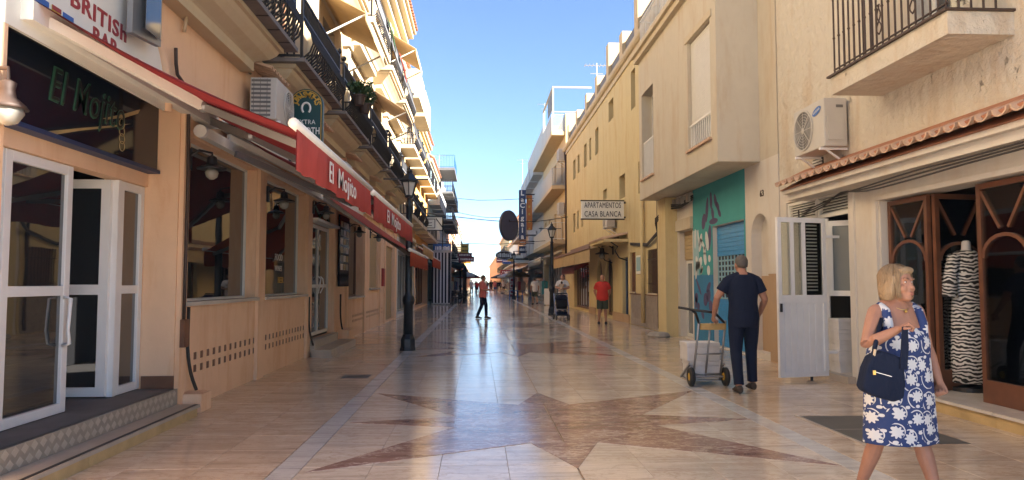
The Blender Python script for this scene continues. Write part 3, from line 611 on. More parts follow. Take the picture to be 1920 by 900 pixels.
# laundry and plants
for (y, z, m_, lb) in ((23.5, 8.93, 'awning_red', 'red towel hung over a second floor railing on the left'), (20.3, 8.93, 'leaf', 'green towel hung over a second floor railing on the left')):
    MB().prism([(LX + BP - .02, y, z + 0.05), (LX + BP + .17, y + 0.02, z - 0.55), (LX + BP + .19, y, z - 0.75), (LX + BP + .17, y + 0.5, z - 0.8), (LX + BP, y + 0.55, z)], (0, 0, 0), (0.02, 0, 0)).build('towel', m_, label=lb, cat='towel', loc=(LX + 1, y, z - 0.8))
def pot_plant(x, y, z, label, r=0.13, h=0.2, n=150, spread=0.24, seed=1, cat='potted plant'):
    t = thing('potted_plant', label, cat, (x, y, z), 'flower pots on the balcony'); q = random.Random(seed)
    MB().lathe([(r * 0.65, 0), (r * 0.95, h * 0.85), (r * 1.08, h * 0.86), (r * 1.08, h), (r * 0.9, h)], (x, y, z), 12).build('pot', 'rust_iron', t)
    mb = MB()
    for k in range(n):
        a, b, rr = q.uniform(0, 6.28), q.uniform(-0.5, 1), q.random() ** 0.5 * spread
        c = V((x + rr * math.cos(a), y + rr * math.sin(a), z + h + 0.12 + b * spread * 0.6)); u = V((q.uniform(-1, 1), q.uniform(-1, 1), q.uniform(-1, 1))).normalized() * 0.07; v_ = u.cross(V((q.random(), q.random(), 1))).normalized() * 0.03
        mb.quad(c - u, c + v_, c + u, c - v_)
    mb.build('foliage', 'leaf' if seed % 2 else 'leaf2', t, kind='stuff', fix=False)
pot_plant(LX + BP + .22, 14.3, 4.95, 'dark flower pot with trailing plant hung on the third balcony railing, nearest the street sign', seed=1)
pot_plant(LX + BP + .22, 15.0, 4.95, 'dark flower pot with bushy plant hung farther along the third balcony railing', seed=2)
# --- red awnings
def awning(label, y0, y1, xf, zf, zw, drop, mat, words=None, wall=LX, group='red awnings of the bar', arms=True, wy=None, tsize=0.2, cas=0.0):
    t = thing('awning', label, 'awning', (wall, (y0 + y1) / 2, zf - drop), group); n = 14
    mb = MB(); na, nb = 10, 28; vs = []                # sagging, rippled cloth
    for lay in (0, 1):
        for i in range(na + 1):
            for j in range(nb + 1):
                u, v = i / na, j / nb; sag = -.05 * math.sin(math.pi * u) * (1 + .35 * math.sin(v * 21) + .2 * math.sin(v * 47 + 2)) - .012 * math.sin(v * 60 + u * 3) * math.sin(math.pi * u)
                vs.append((wall + .05 + (xf - wall - .05) * u, y0 + (y1 - y0) * v, zw + (zf - zw) * u + sag - .006 * lay))
    st = (na + 1) * (nb + 1); fs = []
    for i in range(na):
        for j in range(nb):
            a = i * (nb + 1) + j; fs += [(a, a + nb + 1, a + nb + 2, a + 1), (st + a, st + a + 1, st + a + nb + 2, st + a + nb + 1)]
    mb.add(vs, fs).build('canopy', 'awning_red_shaded' if mat == 'awning_red' else mat, t, smooth=True, fix=False)  # canopy of a red awning takes the darker copy, underside shade in its colour
    mb = MB(); vs = []; nn = 40                        # wavy hanging valance
    for k in range(nn + 1):
        y = y0 + (y1 - y0) * k / nn; a = 0.012 * math.sin(k * 1.3) + 0.008 * math.sin(k * 2.9)
        dz = drop * (1 + 0.04 * math.sin(k * 0.8)); vs += [(xf + 0.02, y, zf), (xf + 0.02 + a, y, zf - dz), (xf + 0.026, y, zf), (xf + 0.026 + a, y, zf - dz)]
    fs = [];
    for k in range(nn): i = 4 * k; fs += [(i, i + 4, i + 5, i + 1), (i + 2, i + 3, i + 7, i + 6), (i + 1, i + 5, i + 7, i + 3)]
    vl = mb.add(vs, fs).build('valance', mat, t, smooth=True)
    MB().tube([(xf + 0.01, y0 - 0.04, zf + 0.03), (xf + 0.01, y1 + 0.04, zf + 0.03)], 0.04, 10).build('front_bar', 'white_paint', t, smooth=True)
    MB().box(wall + 0.002, wall + 0.12, y0 - 0.05, y1 + 0.05, zw - 0.05 - cas, zw + 0.09 - cas).build('cassette', 'white_paint', t)
    if arms:
        up = lambda x: zw + (zf - zw) * (x - wall) / (xf - wall) - 0.09
        for ys, dr_ in ((y0 + 0.15, 1), (y1 - 0.15, -1)):
            e = V((wall + (xf - wall) * 0.45, ys + dr_ * (y1 - y0) * 0.28, up(wall + (xf - wall) * 0.45)))
            MB().bar((wall + 0.1, ys, up(wall + 0.1)), e, 0.05, 0.08).build('arm', 'white_paint' if dr_ > 0 else 'grey_metal', t)
            MB().bar(e, (xf - 0.03, ys + dr_ * 0.2, up(xf) + 0.03), 0.045, 0.06).ell(e, 0.055, n=8, m=6).build('forearm', 'grey_metal', t)
    for words, wy_, wd_ in (words or []): text(words, 'valance_lettering', 'letter_white', vl, (xf + 0.042, wy_, zf - drop * 0.52), (0, 1, 0), (0, 0, 1), tsize, 0.004, wd_, 0.004)
    return t
XF = -1.33
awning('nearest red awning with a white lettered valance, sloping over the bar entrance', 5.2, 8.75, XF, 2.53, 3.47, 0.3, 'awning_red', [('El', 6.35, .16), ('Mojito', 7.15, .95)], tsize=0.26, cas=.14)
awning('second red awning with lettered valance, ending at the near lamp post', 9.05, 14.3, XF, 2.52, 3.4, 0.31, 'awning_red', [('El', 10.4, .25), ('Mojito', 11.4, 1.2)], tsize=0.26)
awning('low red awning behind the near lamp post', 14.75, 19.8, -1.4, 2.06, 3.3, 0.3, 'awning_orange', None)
ca = thing('awning_box', 'white closed awning box along the wall above the bar windows', 'awning', (LX, 12, 3.1))
y0_, z0_ = onX(378, 247, LX + 0.1); MB().box(LX + 0.055, LX + 0.15, 8.35, 14.6, z0_ - 0.06, z0_ + 0.06).build('cassette', 'white_paint', ca); MB().tube([(LX + 0.1, 8.28, z0_), (LX + 0.1, 8.345, z0_)], 0.075, 12).build('end_cap', 'white_metal', ca)
# retracted arm assembly sloping under the valance
MB().bar((LX + 0.2, 9.2, 3.05), (-1.9, 10.9, 2.6), 0.05, 0.07).bar((-1.9, 10.9, 2.6), (-1.45, 9.6, 2.48), 0.045, 0.06).build('arm', 'grey_metal', ca)
# --- AC units, pub sign, lanterns, cables, small things
t, A, B = ac_unit(LX, 1, 9.9, 10.8, 3.66, 4.24, 0.36, 'white air conditioner under the first balcony beside the green pub sign', .14)
mb = MB()
for q in range(9): mb.box(A + 0.02, B - 0.08, 9.892, 9.899, 3.70 + q * 0.06, 3.73 + q * 0.06)
for q in range(3): mb.box(A + 0.05 + q * 0.09, A + 0.056 + q * 0.09, 9.888, 9.8915, 3.69, 4.22)
mb.build('side_grille', 'ac_grey', t)
ac_unit(LX, 1, 15.9, 16.7, 3.55, 4.1, 0.3, 'small air conditioner on the left wall just above the second red valance'); ac_unit(LX, 1, 19.3, 20.1, 3.5, 4.05, 0.3, 'small air conditioner on the left wall behind the near lantern')
pg = thing('pub_sign', 'green round-topped pub sign with gold lettering and a horseshoe, jutting from the bar wall', 'sign', (LX, 10.4, 3.4))
yS = 11.2; xa, zb = onY(541, 290, yS); xb, zt = onY(606, 167, yS)
xa = max(xa, LX + 0.02); cxS = (xa + xb) / 2; rS = (xb - xa) / 2; zs = zt - rS * 0.95
outl = [V((xa, yS, zb - 0.1)), V((xb, yS, zb - 0.1)), V((xb, yS, zs))] + [V((cxS + rS * math.cos(q), yS, zs + rS * 0.95 * math.sin(q))) for q in [math.pi * k / 16 for k in range(1, 16)]] + [V((xa, yS, zs))]
MB().prism(outl, (0, 0.005, 0), (0, 0.09, 0)).build('board', 'pub_green', pg)
bdr = MB(); P = [V((cxS + (p.x - cxS) * 0.9, yS - 0.002, zs + (p.z - zs) * 0.9)) for p in outl]; bdr.tube(P + [P[0]], 0.006, 4, False); bdr.build('border_line', 'gold', pg)
for i, ch in enumerate("JOHN SMITH'S"):
    a = math.pi * (0.93 - 0.078 * i)
    if ch != ' ': text(ch, 'sign_lettering', 'gold', pg, (cxS + rS * 0.68 * math.cos(a), yS + 0.003, zs + rS * 0.66 * math.sin(a) - .02), (math.sin(a), 0, -math.cos(a)), (math.cos(a), 0, math.sin(a)), 0.13, 0.008, None, 0.02)
hs = MB(); hs.tube([(cxS + 0.065 * math.cos(q), yS, zs - 0.06 + 0.085 * math.sin(q)) for q in [math.pi * (-0.28 + 1.56 * k / 12) for k in range(13)]], 0.017, 5); hs.build('horseshoe', 'letter_white', pg)
text('EXTRA', 'sign_lettering', 'letter_white', pg, (cxS, yS + 0.003, zs - 0.28), (1, 0, 0), (0, 0, 1), 0.1, 0.008, rS * 1.1); text('SMOOTH', 'sign_lettering', 'letter_white', pg, (cxS, yS + 0.003, zs - 0.42), (1, 0, 0), (0, 0, 1), 0.15, 0.008, rS * 1.65, 0.015)
def wall_lantern(X, s, y, z, label, k=1.0, mat='iron', group='small wall lanterns'):
    t = thing('wall_lantern', label, 'wall lamp', (X, y, z - 0.2 * k), group); c = V((X + s * 0.26 * k, y, z))
    MB().box(X, X + s * 0.03, y - 0.04 * k, y + 0.04 * k, z - 0.02 * k, z + 0.22 * k).tube([(X, y, z + 0.12 * k), (X + s * 0.12 * k, y, z + 0.2 * k), (c.x, y, z + 0.17 * k), (c.x, y, z + 0.1 * k)], 0.014 * k, 6).build('bracket', mat, t)
    MB().lathe([(0.02 * k, 0.14 * k), (0.05 * k, 0.12 * k), (0.06 * k, 0.04 * k), (0.16 * k, 0.0), (0.16 * k, -0.015 * k), (0.06 * k, -0.012 * k)], c, 12).build('shade', mat, t)
    MB().lathe([(0.05 * k, -0.01 * k), (0.075 * k, -0.05 * k), (0.06 * k, -0.1 * k), (0.02 * k, -0.13 * k)], c, 12).build('globe', 'globe_glass', t, smooth=True)
for px, py, Y, lb in ((358, 318, 8.1, 'small wall lantern on the pillar left of the first bar window'), (508, 378, 11.1, 'dark wall lantern between the two bar windows'), (590, 400, 14.15, 'small wall lantern at the left of the double door'),
                      (664, 436, 18.1, 'wall lantern between the menu board and the third bar window'), (698, 446, 21.6, 'wall lantern beside the beige shuttered window of the bar')):
    z = CH + (530 - py) * Y / FOC; wall_lantern(LX + 0.05, 1, Y, z, lb, 1.0)
t = thing('entrance_lamp', 'rusty bell shaped wall lamp at the left edge beside the bar sign', 'wall lamp', (LX, 4.95, 2.5))
lx, lz = onY(13, 196, 4.95); MB().lathe([(0.02, 0.17), (0.055, 0.15), (0.045, 0.1), (0.055, 0.05), (0.11, 0.0), (0.13, -0.03), (0.05, -0.02)], (lx, 4.95, lz), 14).build('shade', 'rust_iron', t, smooth=True); MB().lathe([(0.1, -0.02), (0.105, -0.06), (0.07, -0.12), (0.02, -0.14)], (lx, 4.95, lz), 14).build('globe', 'globe_glass', t, smooth=True); MB().tube([(lx, 4.95, lz + 0.15), (lx, 4.95, lz + 0.25), (lx - 0.6, 4.95, lz + 0.25)], 0.015, 6).build('bracket', 'rust_iron', t)
box('entrance_pier', 'peach', bar, LX - 0.62, LX + 0.03, 4.7, 5.03, 0.0, 3.42)
t = thing('security_camera', 'white security camera at the top left under the arched sign', 'camera', (LX, 5.1, 3.2)); cx_, cz_ = onY(18, 28, 5.15)
MB().tube([(cx_, 5.22, cz_), (cx_ + 0.02, 5.02, cz_ - 0.02)], 0.055, 12).build('body', 'white_metal', t, smooth=True); MB().tube([(cx_ + 0.021, 5.016, cz_ - 0.02), (cx_ + .022, 5.01, cz_ - 0.021)], 0.035, 12).build('lens', 'black', t); MB().tube([(cx_ - 0.02, 5.15, cz_ + 0.04), (cx_ - 0.08, 5.15, cz_ + 0.12), (LX, 5.15, cz_ + 0.1)], 0.025, 8).build('mount', 'white_metal', t)
t = thing('floodlight', 'grey floodlight box hung on the peach wall above the awning', 'floodlight', (LX, 7.9, 4.2)); y_, z_ = onX(275, 25, LX + 0.2)
MB().prism([(LX + 0.12, y_ - 0.2, z_ - 0.25), (LX + 0.2, y_ + 0.2, z_ - 0.25), (LX + 0.2, y_ + 0.2, z_ + 0.3), (LX + 0.12, y_ - 0.2, z_ + 0.3)], (0, 0, 0), (0.05, 0, 0)).build('housing', 'grey_metal', t); box('lens', 'pane_mid', t, LX + 0.26, LX + 0.265, y_ - 0.15, y_ + 0.15, z_ - 0.2, z_ + 0.25); box('bracket', 'iron', t, LX, LX + 0.15, y_ + 0.28, y_ + 0.4, z_ - 0.12, z_ + 0.02)
def cable(name, pts, r, mat, label, n=5, smooth=3):
    P = [V(p) for p in pts]; out = []
    for i in range(len(P) - 1):
        p0, p1, p2, p3 = P[max(i - 1, 0)], P[i], P[i + 1], P[min(i + 2, len(P) - 1)]
        for k in range(smooth): u = k / smooth; out.append(0.5 * ((2 * p1) + (p2 - p0) * u + (2 * p0 - 5 * p1 + 4 * p2 - p3) * u * u + (3 * p1 - p0 - 3 * p2 + p3) * u ** 3))
    out.append(P[-1]); return MB().tube(out, r, n).build(name, mat, label=label, cat='cable', smooth=True, loc=tuple(P[0]))
def wp(px, py, X): y, z = onX(px, py, X); return (X, y, z)
cable('wall_cable', [wp(345, 60, LX + .05), wp(352, 25, LX + .08), wp(360, 35, LX + .06), wp(395, 75, LX + .05), wp(430, 95, LX + .05), wp(470, 138, LX + .05)], 0.02, 'cable_beige', 'thick beige cable looping across the peach wall under the first balcony')
cable('wall_cable', [wp(330, 90, LX + .06), wp(333, 140, LX + .06), (LX + .07, 8.03, 3.3), (LX + .07, 8.05, 0.95)], 0.02, 'rust_iron', 'dark corrugated cable running down the pillar beside the entrance')
for (y, lb) in ((8.2, 'black hose dangling by the first bar window into the floor box'), (13.95, 'black cable hanging left of the double door'), (17.1, 'black cable hanging below the menu board')):
    cable('hose', [(LX + .06, y, 1.15), (LX + .06, y, 0.7), (LX + .08, y + .05, 0.42), (LX + .12, y + .12, 0.22)], 0.02, 'cable', lb)
box('meter_box', 'brown_paint', bar, LX + .052, LX + .1, 7.99, 8.12, 0.72, 1.02)
box('letter_box', 'red_sign', bar, LX + .003, LX + .12, 24.3, 24.7, 1.3, 1.9)
# --- white narrow house, shops beyond
def house(label, s, y0, y1, h, mat, floors, cols, bal='flat', slab='cream_trim', rail='iron', X=None, shop='dark', wmat='white_paint', shutter=None, proj=0.7, groundmat=None, name='town_house', every=1, cornice='cream_trim', doors=True, rh=0.95, tiles=True, up_to=None):
    X = (LX if s > 0 else RX) if X is None else X; q = random.Random(int(y0 * 10) + (1 if s > 0 else 2))
    t = thing(name, label, 'building', (X, (y0 + y1) / 2, 0)); ops = []; wins = []; cw = (y1 - y0) / cols
    for fi, z in enumerate(floors):
        for c in range(cols):
            yc = y0 + cw * (c + 0.5); ww = min(1.1, cw * 0.5); isd = bal and (c + fi) % every == 0
            a = (yc - ww / 2, yc + ww / 2, z + (0.03 if isd else 0.85), z + 2.1, 0.18); ops.append(a); wins.append((a, isd, yc))
    sp = (y0 + 0.35, y1 - 0.35, 0.12, 2.75, 0.35)
    if shop: ops.append(sp)
    if groundmat:
        facade(t, groundmat, X, s, y0, y1, 0, 3.3, [o for o in ops if o[3] < 3.3]); facade(t, mat, X, s, y0, y1, 3.3, h, [o for o in ops if o[3] > 3.3], name='upper_wall')
    else: facade(t, mat, X, s, y0, y1, 0, h, ops)
    for a, isd, yc in wins:
        window(t, X, s, a[0], a[1], a[2], a[3], 0.18, wmat, 'pane_dark', 1, 0.06, None, shutter if q.random() < 0.6 else None, sh_frac=q.choice((1.0, 0.6, 0.35)))
        if isd: balcony(t, X, s, max(y0 + 0.05, yc - cw * 0.42), min(y1 - 0.05, yc + cw * 0.42), a[2] - 0.02, proj, bal, slab, rail, 0.16, rh, 0.13)
    if shop: window(t, X, s, sp[0], sp[1], sp[2], sp[3], 0.35, 'brown_paint' if shop == 'wood' else 'grey_metal', 'pane_dark' if shop != 'pale' else 'pane_frost', max(2, int((y1 - y0) / 1.6)), 0.07, name='shopfront')
    if cornice:
        MB().box(X - s * 0.02, X + s * 0.12, y0 + 0.003, y1 - 0.003, h - 0.35, h - 0.2).box(X - s * 0.02, X + s * 0.25, y0 + 0.003, y1 - 0.003, h - 0.199, h + 0.02).build('cornice', cornice, t)
        if tiles: tile_course(t, X, s, y0, y1, h + 0.08, 0.35, 0.25, 0.3, 'roof_tile', 'terracotta', False)
    return t
# ---------------- left, beyond the bar
h2 = house('cream house with a white ground floor just beyond the peach bar', 1, 29.25, 37.4, 10.5, 'cream', (4.2, 7.1), 3, 'bulge', 'cream_trim', 'iron', None, 'pale', groundmat='white_wall', proj=0.65)
MB().box(LX - 0.02, LX + 0.85, 29.3, 31.9, 9.0, 10.2).box(LX - 0.02, LX + 0.85, 32.6, 36.0, 9.0, 10.2).build('upper_bay', 'cream_trim', h2)
h3 = house('ochre house with orange balconies behind the bracket sign on the left', 1, 37.45, 47.2, 10.3, 'ochre_wall', (4.1, 7.0), 3, 'flat', 'cream_trim', 'iron', None, 'wood', shutter='shutter_beige', groundmat='peach', proj=0.65)
h4 = house('pale blue house above the striped booth', 1, 47.25, 57.0, 9.6, 'pale_blue_wall', (3.9, 6.7), 3, 'solid', 'grey_white', 'grey_white', None, 'dark', proj=0.75, shutter='shutter_white')
h5 = house('white house with dark flat terraces against the sky on the left', 1, 57.05, 74.0, 10.6, 'white_wall', (3.9, 6.5, 8.7), 4, 'flat', 'grey_slab', 'iron', None, 'dark', proj=1.25, cornice=None, shutter='toldo')
balcony(h5, LX, 1, 57.2, 64, 10.6, 1.4, 'flat', 'grey_slab', 'sign_blue', 0.2, 1.0)
house('salmon low house with tiled eave far along the left', 1, 74.05, 100, 7.6, 'salmon_wall', (3.8,), 5, 'flat', 'cream_trim', 'iron', None, 'dark', proj=0.7)
house('grey white house far along the left beyond the salmon one', 1, 100.05, 140, 10.0, 'grey_white', (3.8, 6.6), 6, 'flat', 'cream_trim', 'iron', None, 'dark', proj=0.9)
house('ochre last house on the left at the end of the street', 1, 140.05, 200, 8.0, 'ochre_wall', (3.8,), 8, 'flat', 'cream_trim', 'iron', None, 'dark', proj=0.8)
house('sand terrace beyond the last ochre house on the left', 1, 200.05, 330, 9.5, 'sand_wall', (3.9, 6.6), 10, None, shop=None)
awning('orange awning with a plain valance over the ochre shop', 38.0, 46.0, -2.4, 2.75, 3.35, 0.5, 'awning_orange', None, group='far shop awnings', arms=False)
awning('tan patterned awning under the bracket sign on the left', 30.0, 36.8, -2.3, 2.95, 3.5, 0.4, 'awning_tan', None, group='far shop awnings', arms=False)
# bracket sign, striped booth
bs = thing('bracket_sign', 'white rectangular bracket sign with a small framed picture, high on the left', 'sign', (LX, 37.4, 4.2)); yb = 37.4
xa, zt = onY(779, 406, yb); xb, zb = onY(830, 432, yb)
box('board', 'sign_white', bs, xa, xb, yb, yb + 0.06, zb, zt); mb = MB(); cx_ = (xa + xb) / 2
for a, b in (((xa, zb), (xb, zb)), ((xa, zt), (xb, zt)), ((xa, zb), (xa, zt)), ((xb, zb), (xb, zt)), ((xa, zb + .15), (xa + .35, zt - .1)), ((xb, zb + .15), (xb - .35, zt - .1)), ((xb, zt - .02), (xb, zb - 1.0))): mb.bar((a[0], yb - 0.012, a[1]), (b[0], yb - 0.012, b[1]), 0.05, 0.05)
mb.bar((LX, yb, zt), (xa, yb, zt), .05).bar((LX, yb, zb), (xa, yb, zb), .05); mb.build('frame', 'iron', bs)
mb = MB()
for a, b in (((cx_ - .3, zb + .13), (cx_ + .3, zb + .13)), ((cx_ - .3, zt - .13), (cx_ + .3, zt - .13)), ((cx_ - .3, zb + .13), (cx_ - .3, zt - .13)), ((cx_ + .3, zb + .13), (cx_ + .3, zt - .13)), ((cx_ - .15, zb + .25), (cx_ + .15, zb + .25)), ((cx_ - .12, zb + .37), (cx_ + .15, zb + .4))): mb.bar((a[0], yb - 0.012, a[1]), (b[0], yb - 0.012, b[1]), 0.045, 0.03)
mb.build('picture_outline', 'letter_black', bs)
bo = thing('striped_booth', 'navy and white vertically striped canvas booth on the left side of the street', 'booth', (-2.45, 46.6, 0)); ys = 46.5
xa, _ = onY(809, 560, ys); xb, _ = onY(843, 560, ys); nS = 11; ws = (xb - xa) / nS; zt = 3.35
for k in range(nS): box('stripe_panel', 'canvas_white' if k % 2 else 'canvas_navy', bo, xa + ws * k, xa + ws * (k + 1) - 0.002, ys, ys + 0.04, 0.12, zt)
for k in range(9): box('stripe_panel', 'canvas_white' if k % 2 else 'canvas_navy', bo, xb - 0.001, xb + 0.04, ys + 0.05 + 0.2 * k, ys + 0.248 + 0.2 * k, 0.12, zt)
MB().box(xa - 0.05, xb + 0.06, ys - 0.04, ys + 2.0, zt + .001, zt + 0.16).build('frame', 'grey_white', bo); box('bottom_rail', 'grey_white', bo, xa, xb + .02, ys + .001, ys + .05, 0.03, 0.118)
box('foot', 'iron', bo, xa + .03, xa + .07, ys + .06, ys + .1, 0, .12); box('foot', 'iron', bo, xb - .07, xb - .03, ys + .06, ys + .1, 0, .12)
def board(name, label, Y, x0, y0, x1, y1, mat, words=None, lmat='letter_white', th=0.08, group=None, cat='sign', oval=False, bracket=None, size=None, legible=False):
    xa, zt = onY(x0, y0, Y); xb, zb = onY(x1, y1, Y); t = thing(name, label, cat, ((xa + xb) / 2, Y, zb), group)
    if oval:
        cx, cz = (xa + xb) / 2, (zt + zb) / 2; rx, rz = (xb - xa) / 2, (zt - zb) / 2
        MB().prism([(cx + rx * math.cos(2 * math.pi * k / 28), Y, cz + rz * math.sin(2 * math.pi * k / 28)) for k in range(28)], (0, 0, 0), (0, th, 0)).build('board', mat, t)
        MB().tube([(cx + rx * .93 * math.cos(2 * math.pi * k / 28), Y - .004, cz + rz * .9 * math.sin(2 * math.pi * k / 28)) for k in range(29)], 0.02, 4, False).build('rim', lmat, t)
    else:
        MB().box(xa, xb, Y, Y + th, zb, zt).build('board', mat, t, bevel=0.01)
        MB().box(xa - .02, xb + .02, Y - .01, Y + th, zb - .04, zb - .001).box(xa - .02, xb + .02, Y - .01, Y + th, zt + .001, zt + .04).build('rim', 'iron', t)
    for zz in ((zt - .05, zb + .05) if bracket is not None else ()): MB().bar((bracket, Y + th / 2, zz), ((xa if bracket < xa else xb), Y + th / 2, zz), .06).build('bracket', 'iron', t)
    if words and not legible:                             # far boards: worn bands where lettering can no longer be read
        q = random.Random(int(x0)); n = len(words)
        for i in range(n):
            zc = zt - (zt - zb) * (i + .5) / n; x = xa + (xb - xa) * .12; hh = (zt - zb) / n * .22; mb = MB()
            while x < xb - (xb - xa) * .16: wq = (xb - xa) * q.uniform(.05, .12); mb.box(x, min(x + wq, xb - (xb - xa) * .1), Y - .012, Y - .001, zc - hh, zc + hh * q.uniform(.6, 1.1)); x += wq + (xb - xa) * .035
            mb.build('worn_marks', lmat, t, kind='stuff')
    for i, wd in enumerate((words or []) if legible else []):
        n = len(words); zz = zt - (zt - zb) * (i + 0.5) / n; text(wd, 'lettering', lmat, t, ((xa + xb) / 2, Y - 0.001, zz), (1, 0, 0), (0, 0, 1), size or (zt - zb) / n * 0.92, 0.012, (xb - xa) * 0.86, 0.0)
    return t
FS = 'signs hung over the far street'
board('shop_sign', 'blue shop sign over the striped booth', 47.4, 812, 457, 846, 473, 'sign_blue', ['FRUTERIA'], bracket=LX, group=FS)
board('shop_sign', 'yellow square sign far down on the left', 62, 864, 458, 879, 474, 'sign_yellow', ['BAR', 'TAPAS'], 'letter_black', bracket=LX, group=FS)
board('shop_sign', 'upper maroon sign on the left over the dark terrace', 56.5, 858, 475, 885, 481, 'maroon', ['HOSTAL'], bracket=LX, group=FS)
board('shop_sign', 'lower maroon sign on the left over the dark terrace', 56, 860, 482, 889, 490, 'maroon', ['RESTAURANTE'], bracket=LX, group=FS)
board('oval_sign', 'dark brown oval sign over the far street', 66, 929, 470, 962, 487, 'rust_iron', ['Caffeteria'], 'letter_white', oval=True, bracket=RX, group=FS, size=.32)
board('shop_sign', 'small orange sign under the tall vertical sign', 57.3, 974, 451, 986, 458, 'orange_sign', ['PUB'], bracket=RX, group=FS)
board('shop_sign', 'slanted small navy sign beneath the orange one on the right', 66.5, 973, 462, 985, 474, 'navy', ['7'], bracket=RX, group=FS)
board('shop_sign', 'red and white panel above the crowd at the end of the street', 92, 938, 506, 966, 513, 'red_sign', ['TAPAS'], bracket=RX, group=FS)
# dark terrace canopy with frontage on the left
cn = thing('terrace_canopy', 'dark terrace canopy over the cafe tables on the left', 'canopy', (-2.6, 54, 2.6))
MB().prism([(LX, 49.5, 3.1), (-0.95, 49.5, 2.75), (-0.95, 49.5, 2.55), (LX, 49.5, 2.9)], (0, 0, 0), (0, 13, 0)).build('roof_sheet', 'awning_dark', cn)
for y in (49.7, 53.8, 58, 62.3): MB().tube([(-1.0, y, 0), (-1.0, y, 2.6)], 0.04, 8).build('post', 'iron', cn)
for y0 in (50.2, 54.3): box('side_screen', 'pane_mid', cn, -3.2, -3.15, y0, y0 + 3.4, .1, 2.4)
# ================================================================ RIGHT SIDE
# --- nearest shop: rough cream plaster over a pinkish ground floor
rs_ = thing('dress_shop_building', 'rough cream plastered building with tile canopy and dress shop, nearest on the right', 'building', (RX, 8, 0))
SH = (3.2, 9.22, 0.14, 2.5); ST = (10.0, 12.1, 0.1, 2.78)
facade(rs_, 'pinkish_wall', RX, -1, 1.5, 12.35, 0, 3.0, [SH + (0.3,), ST + (0.3,)])
facade(rs_, 'rough_cream', RX, -1, 1.5, 12.35, 3.0, 11.4, [(6.9, 8.3, 4.45, 6.6, .2)], name='upper_wall')
window(rs_, RX, -1, 6.9, 8.3, 4.45, 6.6, .2, 'white_paint', 'pane_mid', 1, .08, name='balcony_door', shutter='shutter_white', sh_frac=.4)
mb = MB(); mb.box(RX - 0.04, RX - .002, 9.26, 9.36, 0.25, 2.56).box(RX - .04, RX - .002, 3.2, 9.259, 2.501, 2.56).box(RX - .03, RX - .002, 9.85, 9.99, .1, 2.85); mb.build('opening_trim', 'pinkish_wall', rs_)
# roof-tile canopy
MB().box(RX - 0.001, RX - 0.30, 2, 11.35, 2.74, 2.84).box(RX - .001, RX - .38, 2, 11.38, 2.841, 2.90).build('canopy_ledge', 'pinkish_wall', rs_)
MB().prism([(RX, 2, 2.902), (RX - .42, 2, 2.902), (RX, 2, 3.12)], (0, 0, 0), (0, 9.4, 0)).build('canopy_bed', 'terracotta', rs_)
tile_course(rs_, RX, -1, 2.0, 11.4, 3.0, 0.47, 0.2, 0.235, 'canopy_tile', 'pale_terracotta', flip=-1)
MB().prism([(RX, 2, 3.13), (RX - .45, 2, 2.99), (RX - .45, 2, 3.03), (RX, 2, 3.25)], (0, 0, 0), (0, 9.4, 0)).build('canopy_cover', 'terracotta', rs_)
# balcony
bb = balcony(rs_, RX, -1, 6.75, 9.1, 4.1, 0.68, 'none', 'rough_cream', 'iron', 0.23); MB().box(RX + .02, RX - .72, 6.72, 9.14, 4.101, 4.125).build('balcony_edge', 'rust_iron', bb)
mb = MB(); x = RX - 0.64; y = 6.82
while y < 9.08:
    mb.tube([(x, y, 4.12), (x, y, 5.15)], 0.0115, 6); mb.ell((x, y, 4.62), .02, n=6, m=4); y += 0.125
for q in range(1, 5):
    for y in (6.82, 9.05): mb.tube([(RX - .64 * q / 5, y, 4.12), (RX - .64 * q / 5, y, 5.15)], .0115, 6)
mb.bar((x, 6.8, 5.15), (x, 9.08, 5.15), .04, .02).bar((x, 6.8, 4.2), (x, 9.08, 4.2), .025, .012).bar((x, 6.8, 5.15), (RX, 6.8, 5.15), .04, .02)
for yc in (8.0, 7.35):
    for sg in (-1, 1): mb.tube([(x - .01, yc + sg * .06 * math.sin(t) * (1 - t / 12), 4.3 + .05 * t) for t in [k * .55 for k in range(14)]], .01, 4)
mb.build('railing', 'rust_iron', bb)
t, A, B = ac_unit(RX, -1, 9.92, 10.9, 3.36, 4.06, 0.34, 'white air conditioner with a blue logo on the right wall below the corner balcony', .04, fan_dir=1)
MB().prism([(B - .003, 10.13 + .13 * math.cos(2 * math.pi * k / 20), 3.91 + .055 * math.sin(2 * math.pi * k / 20) - .03 * math.cos(2 * math.pi * k / 20)) for k in range(20)], (0, 0, 0), (-.004, 0, 0)).build('logo', 'sign_blue', t)
text('SAMSUNG', 'logo_lettering', 'letter_white', t, (B - .008, 10.13, 3.91), (0, -1, .22), (0, .22, 1), .045, .002, .2)
box('service_panel', 'ac_grey', t, RX - .2, RX - .1, 9.914, 9.9195, 3.92, 3.96); mb = MB(); mb.box(RX - .33, RX - .1, 9.9, 9.9195, 3.45, 3.8); mb.build('service_cover', 'ac_white', t)
vg = thing('vent_grille', 'small white wall vent below the air conditioner with the blue logo', 'vent', (RX, 11, 3.15)); 
for q in range(5): box('slat', 'white_paint', vg, RX - .03, RX - .004, 10.75, 11.05, 3.12 + q * .045, 3.145 + q * .045)
box('backing', 'black', vg, RX - .01, RX - .001, 10.73, 11.07, 3.1, 3.35)
